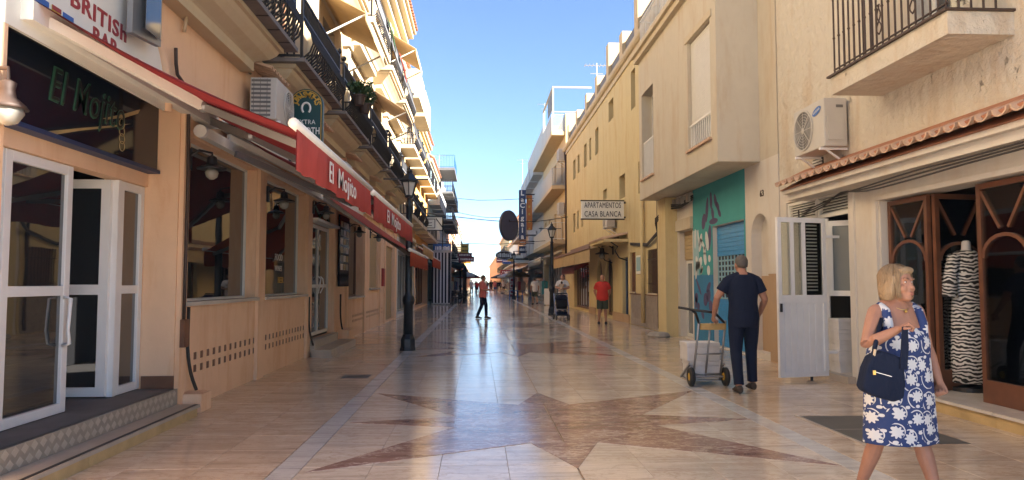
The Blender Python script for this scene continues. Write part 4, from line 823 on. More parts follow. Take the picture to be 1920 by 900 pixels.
# dress shop: plinth, wooden glazed panels, display
y = 3.0
for L in (1.3, 1.3, 1.3, 1.3, 1.1):
    box('sill_slab', 'marble_sill', rs_, RX - .27, RX + .45, y, y + L - .005, .12, .152); box('plinth_stone', 'stone_step', rs_, RX - .24, RX - .002, y, y + L - .005, 0, .1195); y += L
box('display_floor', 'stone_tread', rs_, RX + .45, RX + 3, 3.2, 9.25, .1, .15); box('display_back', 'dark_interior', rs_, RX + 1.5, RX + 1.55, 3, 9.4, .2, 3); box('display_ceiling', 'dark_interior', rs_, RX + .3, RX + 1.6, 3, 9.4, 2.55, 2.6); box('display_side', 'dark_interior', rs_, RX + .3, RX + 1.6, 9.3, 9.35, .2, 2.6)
def wood_panel(P, Q, z0, z1, t=.06, nm='display_panel'):
    P, Q = V(P), V(Q); d = (Q - P); L = d.length; u = d.normalized(); up = V((0, 0, 1)); nrm = u.cross(up); mb = MB(); T = .05
    at = lambda a, z: P + u * a + up * z
    def st(a0, a1, za, zb): mb.prism([at(a0, za), at(a1, za), at(a1, zb), at(a0, zb)], nrm * -T / 2, nrm * T / 2)
    st(0, t, z0, z1); st(L - t, L, z0, z1); st(t, L - t, z0, z0 + .24); st(t, L - t, z1 - t, z1)
    zr = z1 - .62; n = 10
    for k in range(n):
        a0, a1 = math.pi * k / n, math.pi * (k + 1) / n; r0, r1 = L / 2 - t * .6, L / 2 - t * 1.4
        pt = lambda r, a: at(L / 2 - r * math.cos(a), zr + r * .75 * math.sin(a) - .18)
        mb.prism([pt(r0, a0), pt(r0, a1), pt(r1, a1), pt(r1, a0)], nrm * -T * .4, nrm * T * .4)
    for sg in (-1, 1): mb.bar(at(L / 2 + sg * .06, zr + .13), at(L / 2 + sg * (L / 2 - t), z1 - t - .03), .035)
    o = mb.build(nm, 'wood', rs_); MB().prism([at(t * .8, z0 + .2), at(L - t * .8, z0 + .2), at(L - t * .8, z1 - t * .8), at(t * .8, z1 - t * .8)], nrm * -.004, nrm * .004).build('pane', 'pane_clear', o); return o
PXs = RX + .1
wood_panel((PXs, 9.18, 0), (PXs, 8.36, 0), .155, 2.48); wood_panel((PXs + .02, 8.3, 0), (PXs + .7, 8.42, 0), .155, 2.48, .06, 'folded_panel')
for a in (7.5, 6.72, 5.94, 5.16): wood_panel((PXs, a, 0), (PXs, a - .76, 0), .155, 2.48)
# mannequin in zebra dress
zb_m, n, l, b = _new('zebra')
tc = _pos(n); wv = n.new('ShaderNodeTexWave'); wv.wave_type = 'BANDS'; wv.bands_direction = 'Z'; wv.inputs['Scale'].default_value = 7.5; wv.inputs['Distortion'].default_value = 9; wv.inputs['Detail'].default_value = 2.5; wv.inputs['Detail Scale'].default_value = 1.1; l.new(tc, wv.inputs['Vector'])
l.new(_ramp(n, l, wv.outputs['Fac'], .46, .54, (.02, .02, .02, 1), (.68, .66, .62, 1)), b.inputs['Base Color']); b.inputs['Roughness'].default_value = .8
mq = thing('mannequin', 'headless shop mannequin in a long black and white zebra dress', 'mannequin', (RX + .5, 8.3, .15)); mx, my = RX + .5, 8.3
MB().rings([((mx, my, z), rx, ry) for z, rx, ry in ((.25, .215, .2), (.6, .215, .19), (.9, .2, .17), (1.15, .185, .15), (1.35, .155, .125), (1.5, .175, .135), (1.66, .185, .13), (1.75, .17, .1), (1.8, .1, .075))], 20).build('dress', zb_m, mq, smooth=True)
MB().tube([(mx - .15, my - .02, 1.74), (mx - .22, my - .03, 1.5), (mx - .235, my - .02, 1.25)], [.075, .075, .095], 10).tube([(mx + .15, my - .02, 1.74), (mx + .22, my - .03, 1.5), (mx + .235, my - .02, 1.25)], [.075, .075, .095], 10).build('sleeve', zb_m, mq, smooth=True)
MB().rings([((mx, my - .01, z), r, r) for z, r in ((1.76, .07), (1.82, .052), (1.9, .048), (1.92, .03))], 14).build('neck_block', 'card', mq, smooth=True)
MB().lathe([(.22, .152), (.22, .2), (.05, .22), (.02, .24), (.02, .45)], (mx, my, 0), 24).build('stand', 'black', mq)
t = thing('hanging_gown', 'blue gown on display behind the rightmost wooden panel', 'dress', (RX + .9, 6.5, .5)); MB().rings([((RX + .8, 6.45, z), rx, ry) for z, rx, ry in ((.5, .34, .2), (.9, .27, .17), (1.35, .15, .11), (1.6, .17, .12), (1.8, .12, .08))], 18).build('gown', 'sign_blue', t, smooth=True); MB().tube([(RX + .8, 6.45, .15), (RX + .8, 6.45, 2.0)], .015).build('stand', 'iron', t)
# storage room: louvred transom, doors, cartons
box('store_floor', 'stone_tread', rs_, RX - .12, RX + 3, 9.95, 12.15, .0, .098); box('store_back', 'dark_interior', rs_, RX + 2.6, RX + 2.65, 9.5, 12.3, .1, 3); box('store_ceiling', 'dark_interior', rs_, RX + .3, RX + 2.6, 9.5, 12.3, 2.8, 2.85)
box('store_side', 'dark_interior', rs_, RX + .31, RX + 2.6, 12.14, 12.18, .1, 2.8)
for a, b_ in ((10.02, 11.0), (11.04, 12.08)):
    f = frame_mb(RX + .02, -1, a, b_, 2.42, 2.77, .05, .06).build('louvre_transom', 'white_paint', rs_)
    for q in range(6): MB().prism([(RX + .03, a + .05, 2.47 + q * .042), (RX + .075, a + .05, 2.495 + q * .042), (RX + .075, a + .05, 2.505 + q * .042), (RX + .03, a + .05, 2.48 + q * .042)], (0, 0, 0), (0, b_ - a - .1, 0)).build('slat', 'white_paint', f)
    box('louvre_backing', 'dark_interior', f, RX + .085, RX + .09, a, b_, 2.42, 2.77)
# white metal door standing open across the pavement
wd = thing('store_door', 'white ribbed metal door with a glazed upper half standing wide open on the right', 'door', (5.25, 10.35, .06)); 
Pd, Qd = V((4.32, 10.22, 0)), V((5.13, 10.42, 0)); u = (Qd - Pd).normalized(); up = V((0, 0, 1)); nn = u.cross(up); Ld = (Qd - Pd).length
def dp(a, b_, c, e, th=.05, sh=0): return [V(Pd + u * a + up * c), V(Pd + u * b_ + up * c), V(Pd + u * b_ + up * e), V(Pd + u * a + up * e)], nn * (-th / 2 + sh), nn * (th / 2 + sh)
mb = MB()
for a in ((0, .06, .06, 2.37), (Ld - .06, Ld, .06, 2.37), (.06, Ld - .06, .06, .13), (.06, Ld - .06, 2.3, 2.37), (.06, Ld - .06, 1.12, 1.24)): mb.prism(*dp(*a))
mb.build('frame', 'white_metal', wd)
mb = MB(); mb.prism(*dp(.06, Ld - .06, .13, 1.12, .012)); k = 0
for q in range(6): a = .1 + q * (Ld - .2) / 6; mb.prism(*dp(a, a + .075, .13, 1.12, .03, .0))
mb.build('ribbed_panel', 'white_metal', wd)
MB().prism(*dp(.06, Ld - .06, 1.24, 2.3, .006)).build('pane', 'pane_clear', wd); mb = MB()
for a in (.22, .42): mb.prism(*dp(a, a + .06, 1.24, 2.3, .02, .012))
mb.build('glazing_bar', 'white_metal', wd); mb = MB()
for q in range(20): z = 1.3 + q * .05; mb.prism(*dp(.52, .7, z, z + .022, .02, -.012))
mb.build('louvre_slat', 'shutter_white', wd); MB().bar(Pd + u * .55 + up * .06, Pd + u * .55, .03).box(4.34, 4.36, 10.15, 10.2, 1.0, 1.12).build('bolt', 'iron', wd)
MB().bar(Qd + up * .4, V((5.36, 10.45, .4)), .04).bar(Qd + up * 2.1, V((5.36, 10.45, 2.1)), .04).build('hinge', 'white_metal', wd)
sw = thing('glazed_shutter', 'white framed half door with grey glass inside the store opening on the right', 'door', (5.6, 10.9, 1.3))
P, Q = V((5.42, 10.75, 0)), V((5.82, 10.3, 0)); xa, zt = onY(1553, 416, 10.75); xb, _ = onY(1622, 416, 10.35)
uu = V((xb - xa, -.35, 0)); Lw = uu.length; uu.normalize(); P = V((xa, 10.75, 0)); nw = uu.cross(up)
def sp_(a, b_, c, e, th=.045): return [P + uu * a + up * c, P + uu * b_ + up * c, P + uu * b_ + up * e, P + uu * a + up * e], nw * -th / 2, nw * th / 2
mb = MB()
for a in ((0, .06, 1.22, 2.36), (Lw - .06, Lw, 1.22, 2.36), (.06, Lw - .06, 1.22, 1.3), (.06, Lw - .06, 2.28, 2.36)): mb.prism(*sp_(*a))
mb.build('frame', 'white_metal', sw); MB().prism(*sp_(.06, Lw - .06, 1.3, 2.28, .008)).build('pane', 'pane_frost', sw)
MB().prism(*sp_(-.04, -.002, .1, 2.4)).build('hinge_post', 'white_metal', sw)
for k in range(5):
    zz = .099 + k * .158; o = thing('carton', ('bottom', 'second', 'middle', 'fourth', 'top')[k] + ' white carton of the stack in the store doorway', 'box', (5.5, 10.6, zz), 'white cartons stacked in the doorway')
    q = random.Random(k); dx = q.uniform(-.015, .015); MB().box(5.30 + dx, 5.6 + dx, 10.4 + dx, 10.7 + dx, zz, zz + .1).build('base', 'card', o, bevel=.004); MB().box(5.295 + dx, 5.605 + dx, 10.395 + dx, 10.705 + dx, zz + .1005, zz + .157).build('lid', 'card', o, bevel=.004)
# cables along the right wall
for k in range(3):
    o = .03 * k
    cable('wall_cable', [(RX - .1, 11.3, 2.55 - o), (RX - .1, 10.6, 2.62 - o), (RX - .12, 10.0, 2.68 + o * .4), (RX - .3, 9.0, 2.66 - o), (RX - .3, 8.0, 2.7 - o * 1.5), (RX - .3, 7.0, 2.7 - o), (RX - .31, 5.5, 2.72 - o)], .011, 'cable', ('topmost', 'middle', 'lowest')[k] + ' black cable strung under the tile canopy on the right')
cable('wall_cable', [(RX - .06, 11.5, 2.6), (RX - .06, 11.5, 2.2), (RX - .05, 11.52, 1.6)], .012, 'cable', 'black cable dropping beside the white louvres on the right')
# --- mural building with projecting storey
mu = thing('mural_building', 'beige building with a projecting upper storey over a turquoise mural on the right', 'building', (RX, 16, 0)); BXX = 4.49
AR = (12.86, 13.72, 0.12, 2.72); MS = (14.06, 16.0, 0.02, 2.68); RSO = (17.55, 18.7, 0.03, 2.75)
facade(mu, 'pinkish_wall', RX, -1, 12.4, 20.4, 0, 3.7, [AR + (.22,), MS + (.14,), RSO + (.2,)])
mb = MB(); yc = (AR[0] + AR[1]) / 2; r = (AR[1] - AR[0]) / 2; zs = AR[3] - r; n = 16
for k in range(n):
    a0, a1 = math.pi * k / n, math.pi * (k + 1) / n; p = [(RX, yc - r * math.cos(a), zs + r * math.sin(a)) for a in (a0, a1)]
    mb.prism([p[0], p[1], (RX, p[1][1], AR[3] + .001), (RX, p[0][1], AR[3] + .001)], (0.0, 0, 0), (.22, 0, 0))
mb.build('arch_spandrel', 'pinkish_wall', mu); box('niche_back', 'pinkish_wall', mu, RX + .2, RX + .25, 12.8, 13.8, 1.55, 2.75); box('niche_dado', 'tan_dado', mu, RX + .19, RX + .25, 12.8, 13.8, 0, 1.549)
for q in ((12.42, 12.855), (13.725, 14.0)): MB().box(RX - .02, RX - .002, q[0], q[1], 0, 1.55).box(RX - .03, RX - .002, q[0], q[1], 1.551, 1.58).build('dado', 'tan_dado', mu)
y_, z_ = onX(1429, 363, RX); text('63', 'house_number', 'rust_iron', mu, (RX - .002, y_, z_), (0, -1, 0), (0, 0, 1), .17, .01, .17, .01)
# mural: paint panels and petals
M0, M1 = 14.0, 17.45
MB().box(RX - .012, RX - .002, M0, M1, 2.69, 3.69).box(RX - .012, RX - .002, M0, 14.055, 0, 2.689).box(RX - .012, RX - .002, 16.005, 17.0, 1.6, 2.689).build('mural_paint', 'turquoise', mu)
box('mural_paint', 'mural_blue', mu, RX - .013, RX - .002, 16.005, M1, .02, 1.599); box('mural_paint', 'mural_pale', mu, RX - .0135, RX - .002, 17.001, M1, 1.6, 2.688)
mb = MB()
def petal(y, z, ry, rz, a, mb): mb.add([(RX - .0145, y + ry * math.cos(t) * math.cos(a) - rz * math.sin(t) * math.sin(a), z + ry * math.cos(t) * math.sin(a) + rz * math.sin(t) * math.cos(a)) for t in [2 * math.pi * k / 14 for k in range(14)]], [tuple(range(14))[::-1]])
for k, (y, z, ry, rz, a) in enumerate(((16.35, 3.1, .1, .3, .25), (16.05, 3.28, .09, .2, -.1), (15.75, 3.25, .085, .17, -.5), (15.95, 2.98, .09, .15, -.4), (15.5, 2.95, .07, .13, -.9), (15.6, 3.1, .08, .14, -.8), (16.6, 2.85, .14, .2, .5), (16.2, 2.45, .12, .3, .2), (15.9, 2.8, .3, .07, 0))): petal(y, z, ry, rz, a, mb)
mb.build('mural_petals', 'mural_purple', mu, fix=False); mb = MB(); q = random.Random(5)
for k in range(16): petal(q.uniform(16.15, 17.3), q.uniform(1.7, 2.6), q.uniform(.05, .12), q.uniform(.08, .25), q.uniform(-1, 1), mb)
mb.v = [v + V((-.0012, 0, 0)) for v in mb.v]; mb.build('mural_strokes', 'mural_white', mu, fix=False); mb = MB()
for k in range(9): petal(q.uniform(16.15, 17.3), q.uniform(.3, 1.5), q.uniform(.05, .16), q.uniform(.1, .3), q.uniform(-1, 1), mb)
mb.build('mural_strokes', 'mural_purple', mu, fix=False)
# blue roller shutter
sh = box('roller_shutter', 'blue_shutter', mu, RX + .12, RX + .14, MS[0], MS[1], .02, 2.68)
z = 2.66; k = 0
while z > .1:
    if not 1.0 < z < 2.05: box('shutter_slat', 'blue_shutter', sh, RX + .09, RX + .118, MS[0] + .02, MS[1] - .02, z - .088, z)
    z -= .094
for r_ in range(8):
    for c in range(9):
        yy, zz = MS[0] + .1 + c * .205, 1.1 + r_ * .118; MB().box(RX + .108, RX + .119, yy, yy + .12, zz, zz + .075).build('shutter_opening', 'dark_interior', sh)
mb = MB()
for r_ in range(9): mb.box(RX + .1, RX + .1185, MS[0] + .04, MS[1] - .04, 1.062 + r_ * .118, 1.09 + r_ * .118)
for c in range(10): mb.box(RX + .099, RX + .118, MS[0] + .055 + c * .205, MS[0] + .09 + c * .205, 1.06, 2.05)
mb.build('shutter_lattice', 'mural_pale', sh)
# beige roller shutter, column
s2 = box('roller_shutter', 'shutter_beige', mu, RX + .16, RX + .18, RSO[0], RSO[1], 2.0, 2.75)
for q in range(8): box('shutter_slat', 'shutter_beige', s2, RX + .13, RX + .158, RSO[0] + .02, RSO[1] - .02, 2.02 + q * .09, 2.1 + q * .09)
window(mu, RX, -1, RSO[0], RSO[1], .03, 2.0, .19, 'white_paint', 'pane_frost', 1, .08, name='glazed_door'); box('shutter_hood', 'beige_wall', mu, RX - .08, RX - .002, RSO[0] - .1, RSO[1] + .1, 2.76, 3.05)
box('corner_pier', 'yellow_wall', mu, 4.98, RX - .001, 18.9, 19.75, 0, 3.69)
# projecting storey
W1 = (13.55, 15.05, 4.22, 6.56); W2 = (18.1, 19.4, 4.22, 6.56)
facade(mu, 'beige_wall', BXX, -1, 13.2, 19.7, 3.7, 7.75, [W1 + (.12,), W2 + (.3,)], back=1.2, name='projecting_storey')
MB().box(BXX + .01, RX, 13.21, 19.69, 3.69, 3.7005).build('soffit', 'beige_wall', mu)
MB().box(BXX - .12, BXX + .3, 13.1, 19.8, 7.55, 7.7).box(BXX - .2, BXX + .3, 13.02, 19.86, 7.701, 7.82).build('string_course', 'cream_trim', mu)
facade(mu, 'beige_wall', RX, -1, 12.4, 20.4, 3.7, 11.3, [], name='upper_wall')
mb = MB(); flat_rail(mb, BXX + .05, -1, 13.25, 19.65, 7.83, .9, RX, .14); mb.build('terrace_railing', 'white_paint', mu)
w_ = window(mu, BXX, -1, *W1, .12, 'white_paint', 'pane_dark', 0, .06, 'pale_terracotta', 'shutter_white', sh_frac=.78); mb = MB(); y = W1[0] + .1
while y < W1[1] - .05: mb.box(BXX + .03, BXX + .05, y, y + .03, 4.24, 4.72); y += .13
mb.box(BXX + .025, BXX + .055, W1[0] + .01, W1[1] - .01, 4.72, 4.76).build('guard_rail', 'white_paint', w_); MB().box(BXX - .03, BXX - .002, W1[0] - .12, W1[1] + .12, 6.57, 6.7).build('lintel', 'cream_trim', w_)
w_ = window(mu, BXX, -1, *W2, .3, 'white_paint', 'pane_mid', 1, .06, 'pale_terracotta'); mb = MB(); y = W2[0] + .05
while y < W2[1] - .02: mb.box(BXX + .05, BXX + .07, y, y + .03, 4.24, 5.2); y += .12
mb.box(BXX + .045, BXX + .075, W2[0] + .01, W2[1] - .01, 5.2, 5.24).build('guard_rail', 'white_paint', w_)
for (y, zz, lb) in ((17.9, 3.45, 'bundle of dark cables and boxes under the projecting beige storey'),):
    t = thing('cable_bundle', lb, 'cable', (RX, y, zz))
    for q in range(3): MB().tube([(RX - .06, 17.3 + .02 * q, 3.55 - .05 * q), (RX - .12, 18.2, 3.42 - .04 * q), (RX - .15, 19.0, 3.5 - .05 * q), (RX - .36, 19.8, 3.2 - .06 * q), (RX - .1, 20.6, 2.9 - .04 * q), (RX - .08, 22, 2.62 - .03 * q), (RX - .06, 24.5, 2.78 - .03 * q)], .022, 5).build('cable', 'cable', t, smooth=True)
    for q in range(4): box('junction_box', 'concrete', t, RX - .13, RX - .003, 17.4 + q * .45, 17.65 + q * .45, 3.42, 3.62)
# --- long yellow apartment building
ye = thing('yellow_apartments', 'long yellow apartment building with small deep windows on the right', 'building', (RX, 31, 0)); YX = RX + .0
PX_W = [(1183, 130, 1191, 204), (1141, 187, 1150, 225), (1116, 240, 1122, 289), (1105, 259, 1108.5, 300), (1095, 270, 1100, 313), (1083, 290, 1086.6, 324), (1074.5, 300, 1079, 336), (1197, 302, 1202, 362), (1161, 328, 1172, 372), (1131, 355, 1137.6, 374), (1075, 400, 1078.6, 436), (1082, 395, 1085, 429), (1090, 398, 1093, 425)]
ops = []
for a, b_, c, d in PX_W:
    xm = (a + c) / 2; ya, yb_ = onX(c, (b_ + d) / 2, YX)[0], onX(a, (b_ + d) / 2, YX)[0]; zt, zb = onX(xm, b_, YX)[1], onX(xm, d, YX)[1]; ops.append((ya, yb_, zb, zt, .28))
g_ops = []
for a, b_, c, d, kd in ((1217, 467, 1236, 550, 'grille'), (1182, 473, 1192, 547, 'shutter'), (1167, 482, 1178, 598, 'door')):
    ya, yb_ = onX(c, 530, YX)[0], onX(a, 530, YX)[0]; zb, zt = onX((a + c) / 2, d, YX)[1], onX((a + c) / 2, b_, YX)[1]; g_ops.append((ya, yb_, max(.05, zb), zt, .16, kd))
arch = [(28.1, 29.9, .1, 2.45), (30.6, 31.9, .1, 2.45)]
for a in arch: g_ops.append(a + (.2, 'arch'))
g_ops += [(34.2, 39.5, .1, 2.35, .2, 'wood')]
facade(ye, 'yellow_wall', YX, -1, 20.45, 43, 0, 9.4, [o for o in ops] + [o[:5] for o in g_ops])
for o in ops: window(ye, YX, -1, *o[:4], .26, 'brown_paint', 'pane_dark', 0, .05)
for o in g_ops:
    kd = o[5]
    if kd == 'grille':
        w_ = window(ye, YX, -1, *o[:4], .14, 'brown_paint', 'pane_dark', 1, .06, 'cream_trim', 'wood'); mb = MB(); y = o[0] + .08
        while y < o[1]: mb.tube([(RX - .03, y, o[2]), (RX - .03, y, o[3])], .012, 5); y += .14
        mb.bar((RX - .03, o[0], o[2] + .3), (RX - .03, o[1], o[2] + .3), .025).bar((RX - .03, o[0], o[3] - .3), (RX - .03, o[1], o[3] - .3), .025); mb.build('grille', 'rust_iron', w_)
    elif kd == 'shutter': window(ye, YX, -1, *o[:4], .1, 'brown_paint', 'pane_dark', 1, .06, 'cream_trim', 'wood')
    elif kd == 'door': window(ye, YX, -1, *o[:4], .14, 'blue_door', 'pane_dark', 0, .14, name='door')
    elif kd == 'wood': window(ye, YX, -1, *o[:4], .18, 'wood', 'pane_dark', 5, .1, name='shopfront')
    else:
        window(ye, YX, -1, *o[:4], .18, 'wood', 'pane_dark', 1, .1, name='arched_door'); mb = MB(); yc = (o[0] + o[1]) / 2; r = (o[1] - o[0]) / 2; zs = o[3] - r
        for k in range(10):
            a0, a1 = math.pi * k / 10, math.pi * (k + 1) / 10; p = [(RX, yc - r * math.cos(a), zs + r * math.sin(a)) for a in (a0, a1)]
            mb.prism([p[0], p[1], (RX, p[1][1], o[3] + .001), (RX, p[0][1], o[3] + .001)], (.0, 0, 0), (.1, 0, 0))
        mb.build('arch_spandrel', 'yellow_wall', ye)
# tiled dado: courses of tiles proud of the wall
q = random.Random(9); tp = None; n = 0
for r_ in range(5):
    y = 20.55
    while y < 24.7:
        if not (g_ops[2][0] - .05 < y + .16 < g_ops[2][1] + .05):
            if tp is None: tp = MB().box(RX - .02, RX - .002, 20.55, 20.865, .02, .215).build('dado_tile', 'grey_tile', ye); b0 = V((0, 20.55, .02))
            else:
                o = bpy.data.objects.new('dado_tile', tp.data); C.objects.link(o); o.parent = ye; o.location = V((q.uniform(-.002, .0), y - b0.y, r_ * .2))
        y += .32
MB().box(RX - .03, RX - .002, 20.5, 24.9, 1.021, 1.06).build('dado_rail', 'brown_paint', ye)
box('plinth', 'tan_dado', ye, RX - .05, RX - .001, 25, 28, 0, .3); box('plinth', 'tan_dado', ye, RX - .05, RX - .001, 32.2, 34, 0, .3)
MB().tube([(RX - .09, onX(1210, 500, RX)[0], .15), (RX - .09, onX(1210, 500, RX)[0], 4.2)], .065, 10).build('downpipe', 'yellow_wall', ye, smooth=True)
MB().tube([(RX - .05, 20.7, .1), (RX - .05, 20.7, 9)], .05, 8).tube([(RX - .05, 42.7, 3), (RX - .05, 42.7, 9.4)], .06, 8).build('downpipe', 'rust_iron', ye, smooth=True)
MB().tube([(RX - .1, 20.45, 9.42), (RX - .1, 43, 9.42)], .13, 10).box(RX - .06, RX + .3, 20.46, 42.99, 9.1, 9.3).build('cornice', 'cream_trim', ye, smooth=False)
for k, y in enumerate((20.9, 23.4, 26.0, 28.8, 31.7, 34.8, 38.2, 41.8)):
    box('parapet_pier', 'sand_wall', ye, RX + .02, RX + .5, y, y + .55, 9.4, 10.75 + (.5 if k in (1, 3) else 0))
ys = [20.9, 23.4, 26.0, 28.8, 31.7, 34.8, 38.2, 41.8]
for a, b_ in zip(ys, ys[1:]): box('parapet_panel', 'grey_slab', ye, RX + .15, RX + .25, a + .551, b_ - .001, 9.4, 10.35)
# porch canopy, tan awning, lantern, sign, small AC
tile_course(ye, RX, -1, 25.2, 28.3, 2.98, .9, .2, .25, 'porch_tile', 'pale_terracotta'); box('porch_slab', 'yellow_wall', ye, RX - .85, RX, 25.1, 28.4, 2.86, 2.96)
for y in (25.3, 28.2): MB().tube([(RX, y, 2.2), (RX - .3, y, 2.3), (RX - .45, y, 2.55), (RX - .35, y, 2.7), (RX - .6, y, 2.86)], .025, 6).build('porch_bracket', 'iron', ye)
t = thing('tan_awning', 'tan canvas awning with plain valances along the yellow building', 'awning', (4.5, 33, 2.4))
for k, (a, b_) in enumerate(((26.9, 31.0), (31.1, 35.4), (35.5, 40.2))):
    MB().prism([(RX - .02, a, 3.1), (4.2, a, 2.7), (4.2, a, 2.66), (RX - .02, a, 3.06)], (0, 0, 0), (0, b_ - a, 0)).build('canopy', 'awning_tan', t); MB().box(4.19, 4.2, a, b_, 2.2, 2.66).build('valance', 'awning_tan', t)
MB().box(4.15, 4.198, 26.8, 40.3, 2.7, 2.8).build('front_bar', 'brown_paint', t); box('cassette', 'brown_paint', t, RX - .1, RX - .002, 26.8, 40.3, 3.08, 3.25)
awning_m = thing('maroon_awning', 'small maroon awning over the wooden doors of the yellow building', 'awning', (4.9, 36, 2.2)); MB().prism([(RX, 34.3, 2.5), (4.6, 34.3, 2.2), (4.6, 34.3, 1.98), (RX, 34.3, 2.28)], (0, 0, 0), (0, 5, 0)).build('canopy', 'maroon', awning_m); MB().box(4.59, 4.599, 34.3, 39.3, 1.85, 2.2).build('valance', 'maroon', awning_m)
t = board('apartment_sign', 'white board with two lines of black capitals jutting from the yellow wall', 25.55, 1090, 377, 1170, 410, 'sign_white', ['APARTAMENTOS', 'CASA BLANCA'], 'letter_black', .1, None, 'sign', bracket=RX, legible=True)
wall_lantern(RX - .02, -1, 27.9, 2.55, 'black lantern on the yellow wall under the porch canopy', 1.7)
ac_unit(RX, -1, 27.2, 28.1, 3.55, 4.05, .32, 'air conditioner directly under the white board on the yellow wall')
t = thing('poster_frame', 'framed notice on the yellow wall between the shuttered windows', 'poster', (RX, onX(1200, 500, RX)[0], 1.8)); a, zt = onX(1204, 478, RX); b_, zb = onX(1195, 514, RX)
box('frame', 'sign_white', t, RX - .04, RX - .002, a, b_, zb, zt); box('print', 'mural_pale', t, RX - .044, RX - .0405, a + .06, b_ - .06, zb + .1, zt - .06)
MB().lathe([(.28, 0), (.3, .05), (.24, .12), (.2, .13)], (4.72, 18.7, 0), 10).build('stone_block', 'concrete', label='flat weathered stone lying at the foot of the yellow pier', cat='stone', loc=(4.72, 18.7, 0)).scale = (1.0, 1.3, 1.0)
# --- balcony house, white house and beyond
r3 = thing('balcony_house', 'sand house with three deep stacked balconies beyond the yellow building', 'building', (RX, 50, 0)); ops = []
for z in (4.0, 7.35, 10.65):
    for y in (45, 49, 53, 56): ops.append((y - .6, y + .6, z + .05, z + 2.1, .2))
facade(r3, 'sand_wall', RX, -1, 43.05, 58, 0, 11.7, [o for o in ops if o[3] < 11.6] + [(43.6, 57.5, .1, 2.8, .4)])
for o in ops:
    if o[3] < 11.6: window(r3, RX, -1, *o[:4], .2, 'white_paint', 'pane_dark', 1, .07)
window(r3, RX, -1, 43.6, 57.5, .1, 2.8, .4, 'grey_metal', 'pane_frost', 7, .1, name='shopfront')
for z, st_ in ((4.0, 'flat'), (7.3, 'mixed'), (10.6, 'mixed')): balcony(r3, RX, -1, 43.1, 57.9, z, .85, st_, 'sand_wall', 'grey_white' if z > 5 else 'white_paint', .22, 1.05, .2)
mb = MB()
for y in (43.6, 50): mb.box(4.55, 4.65, y, y + .1, 11.6, 13.4)
mb.box(4.55, 7.0, 43.6, 43.68, 13.42, 13.52).box(4.55, 4.65, 43.7, 50.2, 13.42, 13.52).box(4.55, 7, 46.5, 46.56, 12.6, 12.66); mb.build('pergola', 'concrete', r3); MB().box(4.6, 4.62, 44, 47, 12.2, 13.38).build('pergola_curtain', 'grey_slab', r3); MB().box(4.5, 4.52, 43.3, 45.0, 10.7, 11.6).build('balcony_windbreak', 'sign_blue', r3)
ac_unit(RX, -1, 43.4, 44.3, 5.6, 6.3, .35, 'air conditioner under the middle balcony of the sand house'); ac_unit(RX, -1, 43.4, 44.3, 8.9, 9.6, .35, 'air conditioner under the top balcony of the sand house')
house('tall white house with slab balconies behind the vertical sign on the right', -1, 58.05, 76, 14.2, 'grey_white', (4.0, 7.2, 10.4), 4, 'solid', 'grey_white', 'grey_white', None, 'dark', proj=.8, cornice=None, rh=1.0)
house('sand house with tiled eave far along the right', -1, 76.05, 96, 9.6, 'sand_wall', (3.8, 6.6), 4, 'flat', 'cream_trim', 'iron', None, 'dark', proj=.8)
house('white low house far along the right', -1, 96.05, 122, 7.4, 'white_wall', (3.9,), 5, 'flat', 'cream_trim', 'iron', None, 'dark', proj=.8)
house('yellow last house on the right at the end of the street', -1, 122.05, 170, 10.5, 'yellow_wall', (3.8, 6.8), 6, 'flat', 'cream_trim', 'iron', None, 'dark', proj=.8)
house('salmon terrace beyond the last yellow house on the right', -1, 170.05, 330, 8.5, 'salmon_wall', (3.9,), 12, None, shop=None)
t = awning('white striped awning over the shop below the sand house balconies', 45, 56, 3.9, 2.95, 3.4, .35, 'awning_white', None, wall=RX - .12, group='far shop awnings', arms=False)
t = awning('dark awning of the bar with blue tables on the right', 58.5, 66, 3.6, 2.6, 3.3, .3, 'awning_dark', None, wall=RX - .12, group='far shop awnings', arms=False)
t = awning('pale awning far down the right side of the street', 77, 88, 3.3, 2.6, 3.2, .4, 'awning_white', None, wall=RX - .12, group='far shop awnings', arms=False)
t = awning('orange awning far down the left side of the street', 76, 90, -1.6, 2.7, 3.3, .4, 'awning_orange', None, group='far shop awnings', arms=False)
# vertical signs
vs_ = thing('vertical_sign', 'tall navy vertical sign with a column of white letters', 'sign', (3.6, 57.2, 4.9)); Yv = 57.2; xa, zt = onY(973, 356, Yv); xb, zb = onY(986, 449, Yv)
box('board', 'navy', vs_, xa, xb, Yv, Yv + .2, zb, zt); box('bracket', 'iron', vs_, xb, RX, Yv + .08, Yv + .12, zt - .4, zt - .3); box('bracket', 'iron', vs_, xb, RX, Yv + .08, Yv + .12, zb + .3, zb + .4)
for i, ch in enumerate('LaCigala'): text(ch, 'lettering', 'letter_white', vs_, ((xa + xb) / 2, Yv - .001, zt - (zt - zb) * (i + .55) / 8), (1, 0, 0), (0, 0, 1), .55, .015, None, .03)
vo = thing('vertical_sign', 'orange vertical panel with small figures, right of the navy vertical sign', 'sign', (4, 57.5, 5.5)); Yv = 57.5; xa, zt = onY(987, 366, Yv); xb, zb = onY(998, 431, Yv)
box('board', 'orange_sign', vo, xa, xb, Yv, Yv + .15, zb, zt); box('bracket', 'iron', vo, xb, RX, Yv + .05, Yv + .1, zt - .5, zt - .4)
for k in range(5): box('figure', 'sign_yellow', vo, (xa + xb) / 2 - .07, (xa + xb) / 2 + .07, Yv - .02, Yv - .001, zt - (k + .7) * .6, zt - (k + .4) * .6)
